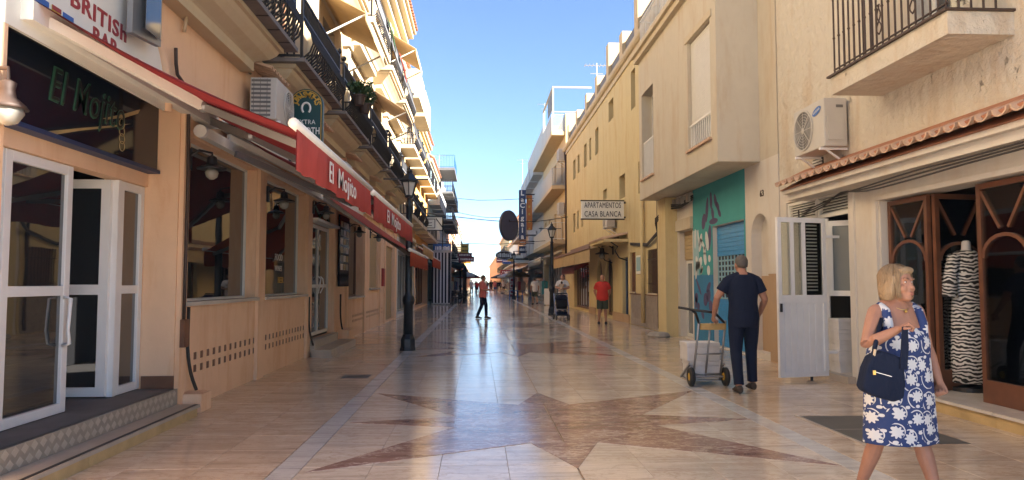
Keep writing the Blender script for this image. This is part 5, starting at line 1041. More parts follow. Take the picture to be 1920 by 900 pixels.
# cables across the street and the round sign
cw = [(LX, 41.5, 5.45), (-1, 41.7, 5.2), (1.5, 42, 5.0), (3.5, 42, 5.02), (RX, 42.2, 5.3)]
cable('street_cable', cw, .022, 'cable', 'dark cable carrying the round sign across the street'); cable('street_cable', [(LX, 56, 8.3), (0, 56.5, 7.9), (RX, 57, 8.2)], .02, 'cable', 'upper thin cable across the street, higher than the round sign')
rd = thing('round_sign', 'big dark blue round sign hanging edge-turned over the street', 'sign', (1.8, 42, 4)); cxr, czr = onY(954, 423, 42); rr = .9; ang = RAD(52); ux = V((math.cos(ang), math.sin(ang), 0)); nr = V((-math.sin(ang), math.cos(ang), 0))
MB().prism([V((cxr, 42, czr)) + ux * rr * math.cos(q) + V((0, 0, rr * math.sin(q))) for q in [2 * math.pi * k / 40 for k in range(40)]], nr * -.06, nr * .06).build('disc', 'navy', rd)
MB().tube([V((cxr, 42, czr)) - nr * .065 + ux * rr * .96 * math.cos(q) + V((0, 0, rr * .96 * math.sin(q))) for q in [2 * math.pi * k / 40 for k in range(41)]], .02, 5, False).build('rim', 'iron', rd)
MB().box(cxr - .06, cxr + .06, 41.9, 42.1, 4.95, 5.09).build('hanger', 'iron', rd)

# more shop signs, awnings along the far street
for i, (s_, y, w_, z, m_, wd, lb) in enumerate(((1, 68, 1.3, 3.3, 'sign_white', 'PIZZA', 'white sign on the far left past the dark terrace'), (1, 79, 1.5, 3.6, 'red_sign', 'CAFE', 'red sign on the far left'), (1, 92, 1.6, 3.9, 'sign_yellow', 'BAR', 'yellow sign deep on the far left'), (-1, 72, 1.5, 3.4, 'sign_white', 'MODA', 'white sign on the far right'), (-1, 84, 1.7, 3.9, 'sign_yellow', 'HELADOS', 'yellow sign on the far right'), (-1, 99, 1.8, 4.0, 'sign_blue', 'FARMACIA', 'blue sign on the far right'), (1, 112, 2.0, 4.4, 'orange_sign', 'ZUMOS', 'orange sign on the far left'), (-1, 115, 2.2, 4.6, 'maroon', 'GRILL', 'maroon sign on the far right'))):
    X = LX if s_ > 0 else RX; a, b_ = (X + .15, X + .15 + w_) if s_ > 0 else (X - .15 - w_, X - .15); t = thing('shop_sign', lb, 'sign', ((a + b_) / 2, y, z), FS)
    MB().box(a, b_, y, y + .1, z, z + .75).build('board', m_, t, bevel=.015); MB().bar((X, y + .05, z + .65), ((a if s_ > 0 else b_), y + .05, z + .65), .05).build('bracket', 'iron', t)
    MB().box(a + .12, b_ - .12, y - .012, y - .001, z + .3, z + .45).build('painted_band', 'letter_black' if m_ in ('sign_white', 'sign_yellow') else 'letter_white', t)
for (s_, y0, y1, m_, pr, lb) in ((1, 63, 73, 'awning_dark', 2.1, 'dark awning on the left just past the terrace canopy'), (1, 92, 104, 'awning_white', 2.2, 'white awning far down the left side'), (1, 108, 125, 'awning_red', 2.2, 'red awning near the end on the left side'), (-1, 67, 75, 'awning_tan', 1.9, 'tan awning on the right under the vertical signs'), (-1, 90, 101, 'awning_red', 2.2, 'red awning far down the right side'), (-1, 104, 120, 'awning_orange', 2.3, 'orange awning near the end on the right side')):
    X = LX if s_ > 0 else RX - .12; awning(lb, y0, y1, X + s_ * pr, 2.55, 3.25, .4, m_, None, wall=X, group='far shop awnings', arms=False)

def antenna(x, y, z, h, label):
    t = thing('tv_antenna', label, 'antenna', (x, y, z), 'roof aerials'); MB().tube([(x, y, z), (x, y, z + h)], .025, 6).build('mast', 'grey_metal', t); mb = MB().bar((x - .6, y, z + h - .1), (x + .6, y, z + h - .1), .03)
    for k in range(7): mb.bar((x - .55 + k * .18, y - .25, z + h - .1), (x - .55 + k * .18, y + .25, z + h - .1), .018)
    mb.bar((x - .3, y, z + h - .5), (x + .3, y, z + h - .5), .03); mb.build('elements', 'grey_metal', t)
antenna(4.9, 79, 9.6, 5.5, 'television aerial on the sand house far along the right'); antenna(5.6, 60, 14.2, 2.4, 'television aerial on the tall white house roof'); antenna(-3.6, 66, 10.6, 2.6, 'television aerial on the white terraced house on the left'); antenna(5.7, 34, 9.4, 2.6, 'television aerial on the yellow apartment roof')
cable('street_cable', [(LX, 75, 9.0), (1, 75, 8.2), (RX, 76, 8.6)], .025, 'cable', 'faint far cable crossing above the oval sign'); cable('street_cable', [(LX, 47, 4.2), (1, 47.5, 3.95), (RX, 48, 4.3)], .018, 'cable', 'low thin cable crossing just under the round sign')
for px, py in ((640, 622), (668, 706), (1010, 610)):
    x, y = onZ(px, py); MB().box(x - .2, x + .2, y - .2, y + .2, -.005, .0035).build('hatch_cover', 'slate_cover', street)
# ================================================================ STREET FURNITURE
def lamp_post(x, y, k, label):
    t = thing('street_lamp', label, 'street lamp', (x, y, 0), 'black lantern posts')
    c = (x, y, 0); S_ = lambda P: [(r * k, z * k) for r, z in P]
    MB().lathe(S_([(.175, 0), (.175, .05), (.16, .07), (.155, .24), (.125, .30), (.115, .34)]), c, 8, math.pi / 8).build('base', 'lamp_iron', t, bevel=.006)
    MB().lathe(S_([(.105, .34), (.1, .95), (.12, .98), (.13, 1.05), (.12, 1.12), (.085, 1.16), (.075, 1.22), (.07, 2.5), (.062, 3.0), (.075, 3.02), (.075, 3.06), (.05, 3.08), (.045, 3.2), (.06, 3.22)]), c, 14).build('shaft', 'lamp_iron', t, smooth=True)
    MB().bar((x - .55 * k, y, 3.62 * k), (x + .4 * k, y, 3.62 * k), .025 * k).build('crossbar', 'lamp_iron', t)
    L = MB(); pts0 = [(x + .085 * k * math.cos(a), y + .085 * k * math.sin(a), 3.26 * k) for a in [math.pi / 6 + math.pi / 3 * q for q in range(6)]]; pts1 = [(x + .17 * k * math.cos(a), y + .17 * k * math.sin(a), 3.56 * k) for a in [math.pi / 6 + math.pi / 3 * q for q in range(6)]]
    for p, q in zip(pts0, pts1): L.bar(p, q, .02 * k)
    for i in range(6): L.bar(pts0[i], pts0[(i + 1) % 6], .025 * k); L.bar(pts1[i], pts1[(i + 1) % 6], .03 * k)
    L.lathe(S_([(.03, 3.2), (.1, 3.23), (.1, 3.26), (.03, 3.262)]), c, 6, math.pi / 6); L = L.build('lantern', 'lamp_iron', t)
    MB().lathe(S_([(.076, 3.265), (.158, 3.555), (.1, 3.557)]), c, 6, math.pi / 6).build('glass', 'lamp_glass', L)
    MB().lathe(S_([(.215, 3.56), (.215, 3.59), (.13, 3.68), (.07, 3.74), (.06, 3.78), (.075, 3.79), (.03, 3.83), (.012, 3.9)]), c, 6, math.pi / 6).build('cap', 'lamp_iron', L)
    return t
xx, yy = onZ(765, 657); lamp_post(xx, yy, 1.0, 'near black lantern post on the left, in front of the red awnings')
xx, yy = onZ(1035, 590); lamp_post(xx, yy, 1.06, 'far black lantern post on the right beside the pushchair'); lamp_post(3.1, 62, 1.06, 'small distant lantern post under the oval sign on the right'); lamp_post(-1.55, 64, 1.06, 'small distant lantern post on the left by the dark terrace')
def cafe_chair(x, y, rz, mat='iron', label='', group='dark cafe chairs'):
    t = thing('cafe_chair', label, 'chair', (0, 0, 0), group)
    MB().prism([(-.22, -.22, .45), (.22, -.22, .45), (.24, .22, .45), (-.24, .22, .45)], (0, 0, -.03), (0, 0, 0)).build('seat', mat, t)
    for a, b in ((-.2, -.2), (.2, -.2), (-.22, .2), (.22, .2)): MB().tube([(a, b, .43), (a * 1.1, b * 1.1, 0)], .015, 5).build('leg', mat, t)
    mb = MB().tube([(-.22, -.2, .45), (-.24, -.27, .85), (.24, -.27, .85), (.22, -.2, .45)], .016, 5)
    for q in range(5): mb.bar((-.18 + .09 * q, -.21, .47), (-.18 + .09 * q, -.27, .84), .03, .01)
    mb.tube([(-.24, -.25, .66), (-.27, .1, .66), (-.24, .2, .45)], .014, 5).tube([(.24, -.25, .66), (.27, .1, .66), (.24, .2, .45)], .014, 5).build('backrest', mat, t)
    t.location = (x, y, 0); t.rotation_euler = (0, 0, rz); return t
def cafe_table(x, y, mat, label, w=.7):
    t = thing('cafe_table', label, 'table', (x, y, 0), 'cafe tables'); MB().box(x - w / 2, x + w / 2, y - w / 2, y + w / 2, .71, .74).build('top', mat, t, bevel=.01)
    for a in (-1, 1):
        for b in (-1, 1): MB().tube([(x + a * w * .42, y + b * w * .42, 0), (x + a * w * .42, y + b * w * .42, .71)], .022, 6).build('leg', mat, t)
for i, (x, y, r) in enumerate(((-2.2, 47.9, .4), (-1.75, 48.0, 2.9), (-1.35, 47.9, -.5), (-1.0, 48.9, 1.8), (-2.1, 49.6, 3.2), (-1.2, 50.4, .2), (-.9, 51.5, 2.4), (-2.0, 52, 1.2))):
    cafe_chair(x, y, r, 'iron', 'dark metal cafe chair among the tables beside the striped booth')
for i, (x, y, lb) in enumerate(((-1.6, 48.8, 'dark cafe table nearest the striped booth'), (-1.5, 51.2, 'dark cafe table farther inside the terrace canopy'))): cafe_table(x, y, 'iron', lb)
for i, (x, y, lb) in enumerate(((3.0, 60.5, 'blue cafe table nearest the lamp on the right'), (4.1, 61, 'blue cafe table closest to the white house on the right'), (3.1, 63, 'blue cafe table behind the other two on the right'))): cafe_table(x, y, 'sign_blue', lb, .8)
ab = thing('sandwich_board', 'white sandwich board standing beside the far lantern post', 'sign board', (4.45, 45, 0)); MB().prism([(4.15, 44.8, .05), (4.75, 44.8, .05), (4.75, 45.0, 1.05), (4.15, 45.0, 1.05)], (0, 0, 0), (0, .03, 0)).prism([(4.15, 45.25, .05), (4.75, 45.25, .05), (4.75, 45.05, 1.05), (4.15, 45.05, 1.05)], (0, 0, 0), (0, .03, 0)).build('panel', 'sign_white', ab)
for a in (4.17, 4.7): box('foot', 'iron', ab, a, a + .04, 44.8, 45.28, 0, .06)
ms = thing('picture_stand', 'narrow red stand with three round pictures in the middle of the far street', 'sign stand', (3.7, 78, 0)); xa, _ = onY(955, 540, 76); xb, _ = onY(966, 540, 76); box('panel', 'red_sign', ms, xa, xb, 76, 76.1, .05, 2.05)
for k in range(3):
    f = box('picture', 'sign_white', ms, xa + .06, xb - .06, 75.98, 75.998, .2 + k * .62, .72 + k * .62); MB().prism([((xa + xb) / 2 + .17 * math.cos(q), 75.978, .46 + k * .62 + .17 * math.sin(q)) for q in [2 * math.pi * j / 16 for j in range(16)]], (0, -.004, 0), (0, 0, 0)).build('dish', 'red_sign', f)
box('foot', 'iron', ms, xa - .05, xb + .05, 75.9, 76.2, 0, .048)
def parasol(x, y, r, mat, label):
    t = thing('parasol', label, 'parasol', (x, y, 0), 'cafe parasols'); MB().lathe([(.25, 0), (.25, .06), (.04, .09)], (x, y, 0), 12).build('base', 'iron', t); MB().tube([(x, y, .08), (x, y, 2.6)], .025, 8).build('pole', 'white_paint', t)
    MB().lathe([(.03, 2.62), (r * .5, 2.42), (r, 2.12), (r, 1.98), (r * .98, 1.98), (r * .98, 2.1), (r * .48, 2.38), (.03, 2.56)], (x, y, 0), 8).build('canopy', mat, t)
    mb = MB()
    for q in range(8): a = math.pi * q / 4; mb.bar((x, y, 2.5), (x + r * .95 * math.cos(a), y + r * .95 * math.sin(a), 2.09), .02)
    mb.build('ribs', 'iron', t)
for x, y, r, m_, lb in ((-1.6, 68, 1.3, 'awning_white', 'white parasol on the left past the dark terrace'), (-1.3, 73, 1.3, 'awning_dark', 'dark parasol on the left past the white one'), (3.9, 71, 1.2, 'awning_tan', 'tan parasol on the right near the blue tables'), (3.6, 82, 1.4, 'awning_white', 'white parasol far down the right side'), (-1.2, 84, 1.4, 'awning_red', 'red parasol far down the left side'), (3.2, 95, 1.5, 'awning_dark', 'dark parasol far down the right side'), (-1.0, 98, 1.5, 'awning_tan', 'tan parasol near the end on the left')): parasol(x, y, r, m_, lb)
def rack(x, y, mats, label):
    t = thing('clothes_rack', label, 'clothes rack', (x, y, 0), 'racks outside the far shops'); mb = MB()
    for a in (-.6, .6): mb.tube([(x, y + a, .05), (x, y + a, 1.6)], .018, 6).bar((x - .25, y + a, .04), (x + .25, y + a, .04), .03)
    mb.tube([(x, y - .6, 1.6), (x, y + .6, 1.6)], .018, 6); mb.build('frame', 'chrome', t)
    for k in range(7): yy = y - .5 + k * .165; MB().prism([(x - .22, yy, 1.5), (x, yy, 1.58), (x + .22, yy, 1.5), (x + .2, yy, .65), (x - .2, yy, .62)], (0, 0, 0), (0, .06, 0)).build('garment', mats[k % len(mats)], t)
plain('garment_pink', (.5, .18, .22), .9); plain('garment_teal', (.05, .25, .28), .9)
for x, y, ms_, lb in ((4.5, 54, ('sign_white', 'garment_pink', 'sign_blue'), 'rack of pale and pink clothes outside the sand house shop'), (4.6, 50, ('garment_teal', 'sign_white', 'navy'), 'rack of teal and white clothes closest to the sandwich board'), (4.4, 78, ('red_sign', 'sign_white', 'garment_teal'), 'rack of red and white clothes far on the right'), (-2.4, 78, ('navy', 'garment_pink'), 'rack of navy and pink clothes far on the left'), (-2.4, 66, ('sign_white', 'sign_yellow', 'red_sign'), 'rack of white and yellow clothes past the dark terrace')): rack(x, y, ms_, lb)
# ================================================================ PEOPLE
plain('skin', (0.46, 0.25, 0.165), .55, 0, .12, 14, .25); plain('skin_tan', (0.38, 0.185, 0.115), .55, 0, .13, 14, .25); plain('skin_dark', (.22, .11, .07), .5, 0, .06, 9)
hb, n, l, b = _new('hair_blond'); M['hair_blond'] = hb; tc = n.new('ShaderNodeTexCoord').outputs['Object']; f = _noise(n, l, tc, 26, 5, .6, (3.2, 3.2, .35)); f2 = _noise(n, l, tc, 9, 3, .5, (1, 1, .5))
l.new(_mix(n, l, f2, _mix(n, l, f, (.13, .075, .035), (.42, .28, .15)), _mix(n, l, f, (.22, .135, .065), (.60, .44, .27))), b.inputs['Base Color']); b.inputs['Roughness'].default_value = .5; _bump(n, l, b, f, 1.0, .02)
plain('hair_dark', (.03, .022, .018), .55, 0, .2, 30); plain('hair_grey', (.28, .26, .24), .6, 0, .2, 40); plain('hair_brown', (.08, .045, .028), .55, 0, .25, 30)
plain('hair_man', (.10, .085, .07), .7, 0, .3, 60); plain('eye_white', (.75, .73, .7), .3); plain('eye_dark', (.03, .02, .015), .2); plain('lips', (.36, .12, .1), .45)
for nm, c in (('cloth_navy', (.010, .015, .034)), ('cloth_black', (.012, .013, .018)), ('cloth_red', (.52, .045, .035)), ('cloth_pink', (.55, .15, .13)), ('cloth_white', (.66, .64, .62)), ('cloth_green', (.05, .065, .05)), ('cloth_grey', (.16, .165, .17)), ('cloth_blue', (.05, .11, .24)), ('cloth_cream', (.55, .45, .33)), ('shoe_brown', (.06, .045, .035)), ('shoe_white', (.6, .6, .6))): fabric(nm, c, .14, .85, 0, 1.0)
def remesh(o, vx, sm=3):
    r = o.modifiers.new('fuse', 'REMESH'); r.mode = 'VOXEL'; r.voxel_size = vx; r.use_smooth_shade = True
    if sm: m = o.modifiers.new('soften', 'SMOOTH'); m.iterations = sm; m.factor = .5
    return o
def hand(mb, w, d, nrm, side, curl=.5, k=1.0):
    w, d, nrm = V(w), V(d).normalized(), V(nrm); nrm = (nrm - d * nrm.dot(d)).normalized(); ac = d.cross(nrm).normalized() * side
    mb.rings([(w - d * .02 * k, .026 * k, .02 * k, ac, nrm), (w + d * .02 * k, .034 * k, .018 * k, ac, nrm), (w + d * .06 * k, .042 * k, .016 * k, ac, nrm), (w + d * .09 * k, .04 * k, .013 * k, ac, nrm)], 10)
    for i, (o, L) in enumerate(((.031, .9), (.011, 1.0), (-.010, .95), (-.030, .75))):
        p = w + d * .085 * k + ac * o * k; pts = [p - d * .02 * k, p]; a = 0
        for s_ in (.038, .026, .02): a += curl; p = p + (d * math.cos(a) + nrm * math.sin(a)) * s_ * L * k; pts.append(p)
        mb.tube(pts, [.0095 * k, .0095 * k, .0088 * k, .008 * k, .0065 * k], 7, True, True)
    p = w + d * .025 * k + ac * .028 * k; q = p + (d * .5 + ac * .75 + nrm * .25).normalized() * .04 * k; r_ = q + (d * .9 + ac * (.3 - curl * .4) + nrm * .4 * curl).normalized() * .035 * k
    mb.tube([p, q, r_], [.014 * k, .011 * k, .0085 * k], 7, True, True)
def person(label, loc, az, H=1.7, top='cloth_white', hem=.86, sleeve=.6, bottom='cloth_navy', shorts=False, shoes='shoe_brown', skin='skin', hair='hair_dark', style='short', lean=0.0, la=None, ra=None, ll=None, rl=None, hy=0.0, hp=0.0, curl=.5, vx=.02, fat=1.0, group='people in the street', extra=None, headk=1.0, name='person', shw=1.0):
    t = thing(name, label, 'person', (0, 0, 0), group); s = H / 1.7
    def ub(x, y, z): dz = z - .93; return V((x, y * math.cos(lean) + dz * math.sin(lean), .93 + dz * math.cos(lean) - y * math.sin(lean)))
    la = la or [(-.25, .0, 1.12), (-.255, .07, .87)]; ra = ra or [(.25, .0, 1.12), (.255, .07, .87)]
    ll = ll or [(-.1, .02, .5), (-.11, -.02, .085)]; rl = rl or [(.1, .02, .5), (.11, -.02, .085)]
    J = {'ls': ub(-.178 * shw, 0, 1.375), 'rs': ub(.178 * shw, 0, 1.375), 'le': V(la[0]), 'lw': V(la[1]), 're': V(ra[0]), 'rw': V(ra[1]), 'lh': V((-.092, 0, .9)), 'rh': V((.092, 0, .9)), 'lk': V(ll[0]), 'lan': V(ll[1]), 'rk': V(rl[0]), 'ran': V(rl[1])}
    hc = ub(0, .03, 1.585); Rh = Matrix.Rotation(-hy, 3, 'Z') @ Matrix.Rotation(hp, 3, 'X'); hk = headk
    hd = lambda x, y, z: hc + Rh @ V((x, y, z)) * hk
    TOR = ((.80, .14, .11, 0), (.90, .165, .12, 0), (1.0, .155, .112, .0), (1.1, .147, .108, .0), (1.22, .16, .115, .005), (1.33, .172, .11, 0), (1.40, .15, .085, -.005), (1.45, .085, .07, -.01), (1.49, .055, .056, -.005))
    def torso(mb, g=0.0, z0=0, z1=9):
        mb.rings([(ub(0, yo, z), (rx * (fat if z < 1.25 else 1 + (fat - 1) * .3) * (shw if z > 1.25 else 1) + g), (ry * (fat if z < 1.3 else 1) + g)) for z, rx, ry, yo in TOR if z0 <= z <= z1], 18)
    b = MB(); torso(b); b.tube([ub(0, -.01, 1.44), hd(0, -.012, -.06)], [.058, .054], 12)
    b.ell(hd(0, -.008, .02), (.074 * hk, .092 * hk, .088 * hk), Rh); b.ell(hd(0, .025, -.035), (.06 * hk, .066 * hk, .084 * hk), Rh); b.ell(hd(0, .055, -.095), (.034 * hk, .03 * hk, .024 * hk), Rh)
    b.tube([hd(0, .083, .008), hd(0, .092, -.018), hd(0, .097, -.033)], [.007 * hk, .010 * hk, .012 * hk], 8, True, True)
    for q in (-1, 1):
        b.ell(hd(q * .03, .078, .022), (.024 * hk, .012 * hk, .008 * hk), Rh, 8, 6); b.ell(hd(q * .037, .06, -.038), (.024 * hk, .025 * hk, .026 * hk), Rh, 8, 6); b.ell(hd(q * .075, -.008, -.015), (.009 * hk, .019 * hk, .03 * hk), Rh, 8, 6)
    b.ell(hd(0, .087, -.066), (.023 * hk, .009 * hk, .006 * hk), Rh, 8, 6); b.ell(hd(0, .085, -.077), (.02 * hk, .009 * hk, .007 * hk), Rh, 8, 6)
    for sd, nm in ((-1, 'l'), (1, 'r')):
        S_, E, Wr = J[nm + 's'], J[nm + 'e'], J[nm + 'w']; fk = .5 + fat * .5
        b.tube([ub(sd * .03, -.015, 1.455), ub(sd * .1 * shw, -.01, 1.42), S_], [.04, .045, .052], 10, True, True)
        b.tube([S_, S_.lerp(E, .35), E, E.lerp(Wr, .3), Wr], [.055 * fk, .052 * fk, .041, .043, .027], 10, True, True)
        fd = (Wr - E).normalized(); hand(b, Wr, fd, V((-sd * .9, .3, 0)) if abs(fd.z) > .6 else V((0, 0, -1)), 1 if sd < 0 else -1, curl)
        Hh, K, A = J[nm + 'h'], J[nm + 'k'], J[nm + 'an']; b.tube([Hh, Hh.lerp(K, .4), K, K.lerp(A, .3), A.lerp(K, .12), A], [.085 * fk, .078 * fk, .055, .058, .036, .038], 12, True, True)
        b.rings([(A + V((0, -.045, -.05)), .03, .03, (1, 0, 0), (0, 0, 1)), (A + V((0, .03, -.045)), .036, .034, (1, 0, 0), (0, 0, 1)), (A + V((0, .12, -.055)), .04, .024, (1, 0, 0), (0, 0, 1)), (A + V((0, .165, -.06)), .03, .016, (1, 0, 0), (0, 0, 1))], 10)
    remesh(b.build('body', skin, t), vx * (.6 if vx > .008 else 1))
    if top:
        m = MB(); torso(m, .014, hem - .11, 1.46)
        if hem < .86: m.rings([(V((0, 0, hem)), .175 * fat + .012, .13 * fat + .012), (V((0, 0, .93)), .172 * fat + .012, .125 * fat + .012), (ub(0, 0, 1.1), .155 * fat + .012, .115 * fat + .012)], 18)
        for nm in 'lr':
            S_, E, Wr = J[nm + 's'], J[nm + 'e'], J[nm + 'w']
            if sleeve <= 1: m.tube([ub((-1 if nm == 'l' else 1) * .04, -.015, 1.44), ub((-1 if nm == 'l' else 1) * .1 * shw, -.01, 1.418), S_], [.05, .055, .062], 10, True, True); m.tube([S_ + (S_ - E) * .02, S_.lerp(E, sleeve * .5), S_.lerp(E, sleeve)], [.062 * fk, .066 * fk, .069 * fk], 12)
            else: m.tube([S_ + (S_ - E) * .05, S_.lerp(E, .5), E, E.lerp(Wr, .9)], [.072, .066, .054, .042], 12)
        remesh(m.build('shirt', top, t), vx * .8)
    if bottom:
        m = MB(); m.rings([(V((0, 0, .82)), .155 * fat, .125 * fat), (V((0, 0, .9)), .178 * fat, .135 * fat), (V((0, 0, 1.0)), .168 * fat, .125 * fat)], 18)
        for nm in 'lr':
            Hh, K, A = J[nm + 'h'], J[nm + 'k'], J[nm + 'an']
            if shorts: m.tube([Hh, Hh.lerp(K, .5), Hh.lerp(K, .95)], [.1 * fk, .098 * fk, .095 * fk], 12)
            else: m.tube([Hh, Hh.lerp(K, .45), K, K.lerp(A, .5), A + V((0, 0, .015))], [.098 * fk, .09 * fk, .074, .066, .062], 12)
        remesh(m.build('trousers' if not shorts else 'shorts', bottom, t), vx * .8)
    if shoes:
        for nm in 'lr':
            A = J[nm + 'an']; m = MB(); m.rings([(A + V((0, -.075, -.045)), .03, .036, (1, 0, 0), (0, 0, 1)), (A + V((0, -.04, -.035)), .042, .048, (1, 0, 0), (0, 0, 1)), (A + V((0, .03, -.035)), .046, .05, (1, 0, 0), (0, 0, 1)), (A + V((0, .11, -.055)), .05, .03, (1, 0, 0), (0, 0, 1)), (A + V((0, .19, -.065)), .036, .02, (1, 0, 0), (0, 0, 1))], 12)
            remesh(m.build('shoe', shoes, t), max(.008, vx * .6), 2)
    if hair:
        m = MB()
        if style == 'short': m.ell(hd(0, -.02, .03), (.081 * hk, .092 * hk, .087 * hk), Rh); m.ell(hd(0, -.045, -.02), (.07 * hk, .06 * hk, .07 * hk), Rh)
        elif style == 'crop': m.ell(hd(0, -.018, .03), (.079 * hk, .091 * hk, .085 * hk), Rh); m.ell(hd(0, -.045, .0), (.072 * hk, .058 * hk, .06 * hk), Rh)
        elif style == 'bald': m.ell(hd(0, -.05, -.01), (.078 * hk, .055 * hk, .045 * hk), Rh)
        elif style == 'long': m.ell(hd(0, -.02, .03), (.084 * hk, .096 * hk, .09 * hk), Rh); m.tube([hd(0, -.07, .02), hd(0, -.09, -.1), hd(0, -.08, -.2)], [.075 * hk, .07 * hk, .04 * hk], 10, True, True)
        elif style == 'cap': m.ell(hd(0, -.005, .045), (.084 * hk, .098 * hk, .075 * hk), Rh); m.rings([(hd(0, .07, .05), .06 * hk, .012 * hk, Rh @ V((1, 0, 0)), Rh @ V((0, 0, 1))), (hd(0, .15, .04), .045 * hk, .006 * hk, Rh @ V((1, 0, 0)), Rh @ V((0, 0, 1)))], 10)
        if m.v: remesh(m.build('hair' if style != 'cap' else 'cap', hair, t), vx * .5 if vx < .02 else .015)
    if extra: extra(t, J, hd, Rh)
    t.rotation_euler = (0, 0, -az); t.scale = (s, s, s); t.location = loc
    return t
# ---- woman in the floral dress (nearest figure)
fl, n, l, b = _new('floral'); tc = n.new('ShaderNodeTexCoord').outputs['Object']; 
def mth(op, a, b_=None, c=None):
    x = n.new('ShaderNodeMath'); x.operation = op
    for i, v in enumerate((a, b_, c)):
        if v is None: continue
        if isinstance(v, bpy.types.NodeSocket): l.new(v, x.inputs[i])
        else: x.inputs[i].default_value = v
    return x.outputs[0]
wn = n.new('ShaderNodeTexNoise'); wn.inputs['Scale'].default_value = 6; l.new(tc, wn.inputs['Vector'])
sx = n.new('ShaderNodeSeparateXYZ'); l.new(tc, sx.inputs[0]); cbx = n.new('ShaderNodeCombineXYZ')
ang_ = mth('ARCTAN2', sx.outputs[0], sx.outputs[1]); l.new(mth('MULTIPLY', ang_, .2), cbx.inputs[0]); l.new(sx.outputs[2], cbx.inputs[1])
def flowers(scale, R0, petals, off):
    of = n.new('ShaderNodeVectorMath'); of.operation = 'ADD'; of.inputs[1].default_value = (off, off * 1.7, 0); l.new(cbx.outputs[0], of.inputs[0])
    vo = n.new('ShaderNodeTexVoronoi'); vo.voronoi_dimensions = '2D'; vo.inputs['Scale'].default_value = scale; vo.inputs['Randomness'].default_value = .55; l.new(of.outputs[0], vo.inputs['Vector'])
    df = n.new('ShaderNodeVectorMath'); df.operation = 'SUBTRACT'; l.new(of.outputs[0], df.inputs[0]); l.new(vo.outputs['Position'], df.inputs[1]); sp2 = n.new('ShaderNodeSeparateXYZ'); l.new(df.outputs[0], sp2.inputs[0])
    a = mth('ARCTAN2', sp2.outputs[1], sp2.outputs[0]); ln = n.new('ShaderNodeVectorMath'); ln.operation = 'LENGTH'; l.new(df.outputs[0], ln.inputs[0])
    th = mth('MULTIPLY_ADD', mth('COSINE', mth('MULTIPLY', a, petals)), .2 * R0, R0); return mth('LESS_THAN', ln.outputs['Value'], th), ln.outputs['Value'], a
f1, r1, a1 = flowers(8.0, .037, 9, .0); f2, r2, a2 = flowers(12, .014, 2, .37)
swirl = mth('LESS_THAN', mth('ABSOLUTE', mth('SUBTRACT', mth('FRACT', mth('MULTIPLY_ADD', r1, 21, mth('MULTIPLY', a1, .16))), .5)), .085); ns = mth('GREATER_THAN', wn.outputs['Fac'], .47); sw_ = mth('MULTIPLY', mth('MULTIPLY', swirl, ns), mth('GREATER_THAN', r1, .045))
al = mth('MINIMUM', mth('ADD', mth('ADD', f1, f2), sw_), 1.0)
l.new(_mix(n, l, al, (.022, .045, .15), (.64, .64, .64)), b.inputs['Base Color']); b.inputs['Roughness'].default_value = .85; _bump(n, l, b, _noise(n, l, tc, 5, 3), .5, .03)
